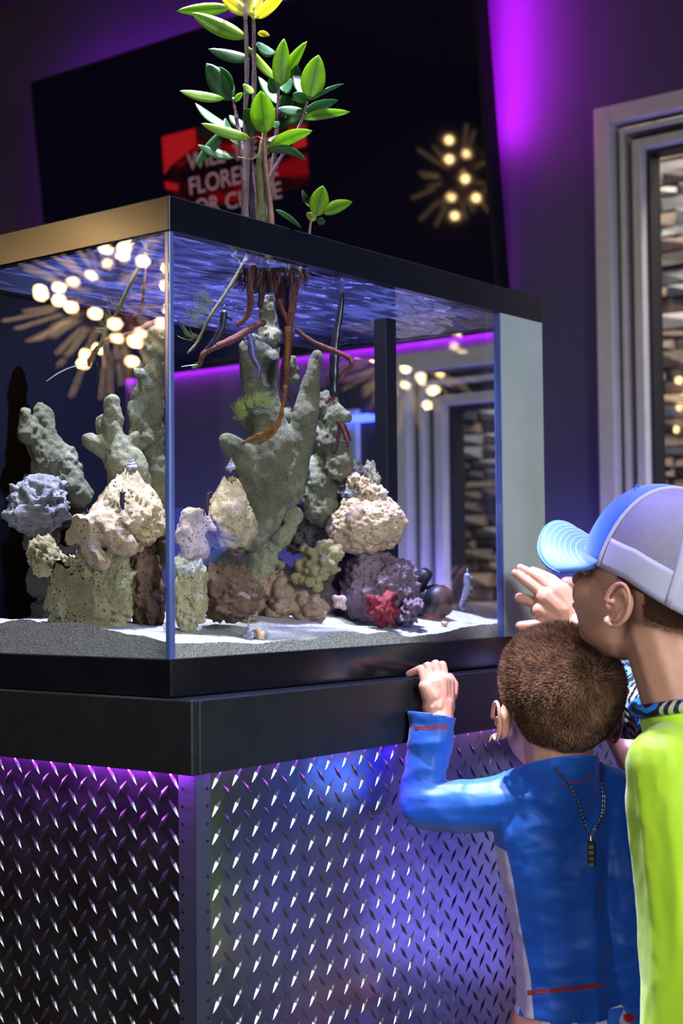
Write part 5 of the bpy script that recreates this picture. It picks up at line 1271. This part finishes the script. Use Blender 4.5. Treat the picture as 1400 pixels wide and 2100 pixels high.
def dome(th, ph, k=1.0):
    """th 0 = front, ph 0 rim .. pi/2 crown"""
    x = math.sin(th)*math.cos(ph)**.80; y = math.cos(th)*math.cos(ph)**.80; z_ = math.sin(ph)**.92 if ph > 0 else ph
    low = -.018*(1-math.cos(ph))*0
    drop = -.026*max(0, -math.cos(th))*(1-math.sin(max(ph,0)))           # the back dips
    return CB + B2 @ Vector((x*ca*k, y*cbb*k, z_*cc_*k + drop))
def panel(name, t0, t1, p0, p1, mat, k=1.0, nt=16, npn=18, uv=None, parent=None):
    V = []; UVs = []; F = []
    for j in range(npn+1):
        for i in range(nt+1):
            th = t0+(t1-t0)*i/nt; ph = p0+(p1-p0)*j/npn; V.append(dome(th, ph, k)); UVs.append((th*46*(1), ph*68))
    for j in range(npn):
        for i in range(nt):
            a = j*(nt+1)+i; F.append((a, a+1, a+nt+2, a+nt+1))
    o = mesh(name, V, F, mat, parent or capo, True)
    if uv:
        ul = o.data.uv_layers.new(name='UV')
        for lp in o.data.loops: ul.data[lp.index].uv = UVs[lp.vertex_index]
    else:
        sd = o.modifiers.new('s', 'SOLIDIFY'); sd.thickness = .0016; sd.offset = 1
    return o
FA = 1.12
for a, b in ((-FA, 0), (0, FA)): panel('front_panel', a, b, 0, PI/2*.985, front)
edges = [FA, FA+(PI-FA)/2, PI, PI+(PI-FA)/2, 2*PI-FA]
for a, b in zip(edges[:-1], edges[1:]): panel('mesh_panel', a, b, .0, PI/2*.985, net.m, uv=True, nt=20)
for a, b in zip(edges[:-1], edges[1:]): panel('sweatband', a, b, 0, .30, white, k=1.004, npn=6)
for e_ in edges[1:-1]: panel('seam_tape', e_-.055, e_+.055, 0, PI/2*.97, white, k=1.006, nt=3)
for e_, sg in ((FA, 1), (-FA, -1)): MB().tube([dome(e_+.01*sg, PI/2*.98*k/14, 1.006) for k in range(15)], .0024, 6).build('piping', white, capo, True)
MB().ball(dome(0, PI/2, 1.012), .0085, 14, 8, (1,1,.55)).build('button', front, capo, True)
for sg in (-1, 1):
    p = dome(.62*sg, 1.0, 1.012); t_ = [p + (B2 @ Vector((math.cos(a)*.0042, 0, math.sin(a)*.0042))) for a in [2*PI*k/10 for k in range(11)]]
    MB().tube(t_, .0008, 5, cap=False).build('eyelet', front, capo, True)
bt = cloth('brim_top_cloth', hexc('24589e'), hexc('2c64aa'), .6, .3); V = []; F = []; ni, nj = 28, 12
def brimp(th, t, k=0):
    b = dome(th, 0.02, .985); loc = B2.inverted() @ (b - CB)
    rx = math.sin(th/1.12*PI/2)*.086*S2; fy_ = (.052 + .075*math.cos(th/1.12*PI/2)**.8)*S2+.035
    o_ = Vector((rx, max(fy_, loc.y), 0)); q = loc.lerp(o_, t); q.z = .006 - .040*t**.5*(abs(q.x)/.086)**2 + .012*t + k
    return CB + B2 @ q
for j in range(nj+1):
    for i in range(ni+1): V.append(brimp(-FA+2*FA*i/ni, j/nj))
for j in range(nj):
    for i in range(ni): a = j*(ni+1)+i; F.append((a, a+1, a+ni+2, a+ni+1))
br = mesh('brim', V, F, bt, capo, True); sd = br.modifiers.new('s', 'SOLIDIFY'); sd.thickness = .0028; sd.offset = 0
st_ = cloth('pale_thread', hexc('c8dcf8'), hexc('b8d0f0'))
for t in (.2, .32, .44, .56, .68, .80): MB().tube([brimp(-FA*.96+2*FA*.96*i/40, t, .0017) for i in range(41)], .0003, 4).build('stitch_row', st_, br)
MB().tube([brimp(-FA+2*FA*i/40, 1.0) for i in range(41)], .0019, 6).build('brim_edge', front, br, True)

# ---------------------------------------------------------------- third child, nearly hidden: fist and forearm
z3 = 2.44
c3 = U(1352, 1185, z3); B3 = basis((-.1, 1, 0)); n3 = U(1365, 1350, z3)
pr = head_prims(c3, B3, .92, neck_to=n3, neck_r=.044)
f3 = [U(1212,1240,z3-.03), U(1180,1215,z3-.03)]
s3 = U(1345, 1410, z3); e3 = U(1292, 1330, z3-.02)
base3 = Vector((n3.x, n3.y, 0)); zt3 = n3.z
pr += [('c', s3, .032, e3, .025), ('c', e3, .025, f3[0], .02)]
q0, q1 = U(1300, 1560, 2.30), U(1245, 1462, 2.36)
pr += [('c', U(1370,1440,z3), .032, q0, .027), ('c', q0, .027, q1, .021)]
for zz, hw, r in ((-.05,.055,.045),(-.15,.05,.05),(-.30,.045,.05)): pr.append(('c', Vector((n3.x, n3.y, zt3+zz))-XA*hw, r, Vector((n3.x, n3.y, zt3+zz))+XA*hw, r))
pr += [('c', Vector((n3.x, n3.y, zt3-.02)), .05, Vector((n3.x, n3.y, zt3-.34)), .055)]
for sg in (-1, 1):
    h0 = Vector((n3.x, n3.y, zt3-.34)) + XA*.042*sg
    pr += [('c', h0, .052, Vector((h0.x, h0.y, .30)), .036), ('c', Vector((h0.x, h0.y, .30)), .036, Vector((h0.x, h0.y, .06)), .025), ('c', Vector((h0.x, h0.y, .04)), .025, Vector((h0.x, h0.y+.11, .022)), .02)]
m3 = remesh(prims_bm(pr), .004, 4, .6)
F3 = lambda x, y, d=0: U(x, y, z3-.03+d)
g = [('c', f3[0], .020, F3(1196,1222), .0195), ('c', F3(1198,1228), .019, F3(1182,1212), .018)]
g += hand_chain([F3(1196,1205), F3(1178,1196,-.008), F3(1160,1196,-.01), F3(1153,1206,-.01)], [.0115,.0105,.0105,.0088])
for k in range(4): g += hand_chain([F3(1190,1215+k*9,.004*k), F3(1172,1214+k*10,.006+.004*k), F3(1168,1222+k*10,.018), F3(1182,1226+k*9,.022)], [.0088,.0084,.0078,.0068])
q2 = q1 + (q1-q0).normalized()*.05
g2 = [('c', q1, .020, q2, .018)]
for k in range(4): g2 += hand_chain([q2+XA*(.011*(k-1.5)), q2+XA*(.012*(k-1.5))+Vector((0,.02,.014)), q2+XA*(.012*(k-1.5))+Vector((0,.036,.006))], [.0078,.0070,.0058])
g2 += hand_chain([q1+Vector((.012,0,.01)), q1+Vector((.026,.012,.03))], [.009,.0068])
_e3 = ears(c3, B3, .92)
boy3 = empty('person', base3, 'child almost hidden behind the capped boy, only a fist and a bare forearm showing', 'person')
o3 = join_meshes([m3, _e3, remesh(prims_bm(g), .0018, 3, .5), remesh(prims_bm(g2), .002, 3, .5)], 'body', SK1); setpar(o3, boy3)
eyes(boy3, c3, B3, .92)
skull_hair(boy3, c3, B3, .92, 14000, 18, (0, -.5, .8), hairm.m, lmax=.014, lmin=.004)
scalp(boy3, c3, B3, .92, capm.m, low=-.035)
t3 = []
for zz, hw, r in ((-.04,.060,.050),(-.15,.056,.058),(-.30,.052,.060),(-.40,.052,.062)): t3.append(('c', Vector((n3.x, n3.y, zt3+zz))-XA*hw, r, Vector((n3.x, n3.y, zt3+zz))+XA*hw, r))
for q in (-.056, 0, .056): t3.append(('c', Vector((n3.x, n3.y, zt3-.05))+XA*q, .054, Vector((n3.x, n3.y, zt3-.40))+XA*q*.95, .062))
t3 += [('c', Vector((n3.x, n3.y, zt3-.04)), .058, Vector((n3.x, n3.y, zt3-.40)), .066)]
tm3 = remesh(prims_bm(t3), .005, 5); cut(tm3, Vector((n3.x, n3.y, zt3-.42)), Vector((0,0,-1)), Vector((n3.x, n3.y, zt3-.46)), .15); cut(tm3, Vector((n3.x, n3.y, zt3-.005)), Vector((0,0,1)), Vector((n3.x, n3.y, zt3+.02)), .07)
link('shirt', tm3, cloth('pale_shirt', hexc('b8bcc8'), hexc('aab0be')), boy3, True)
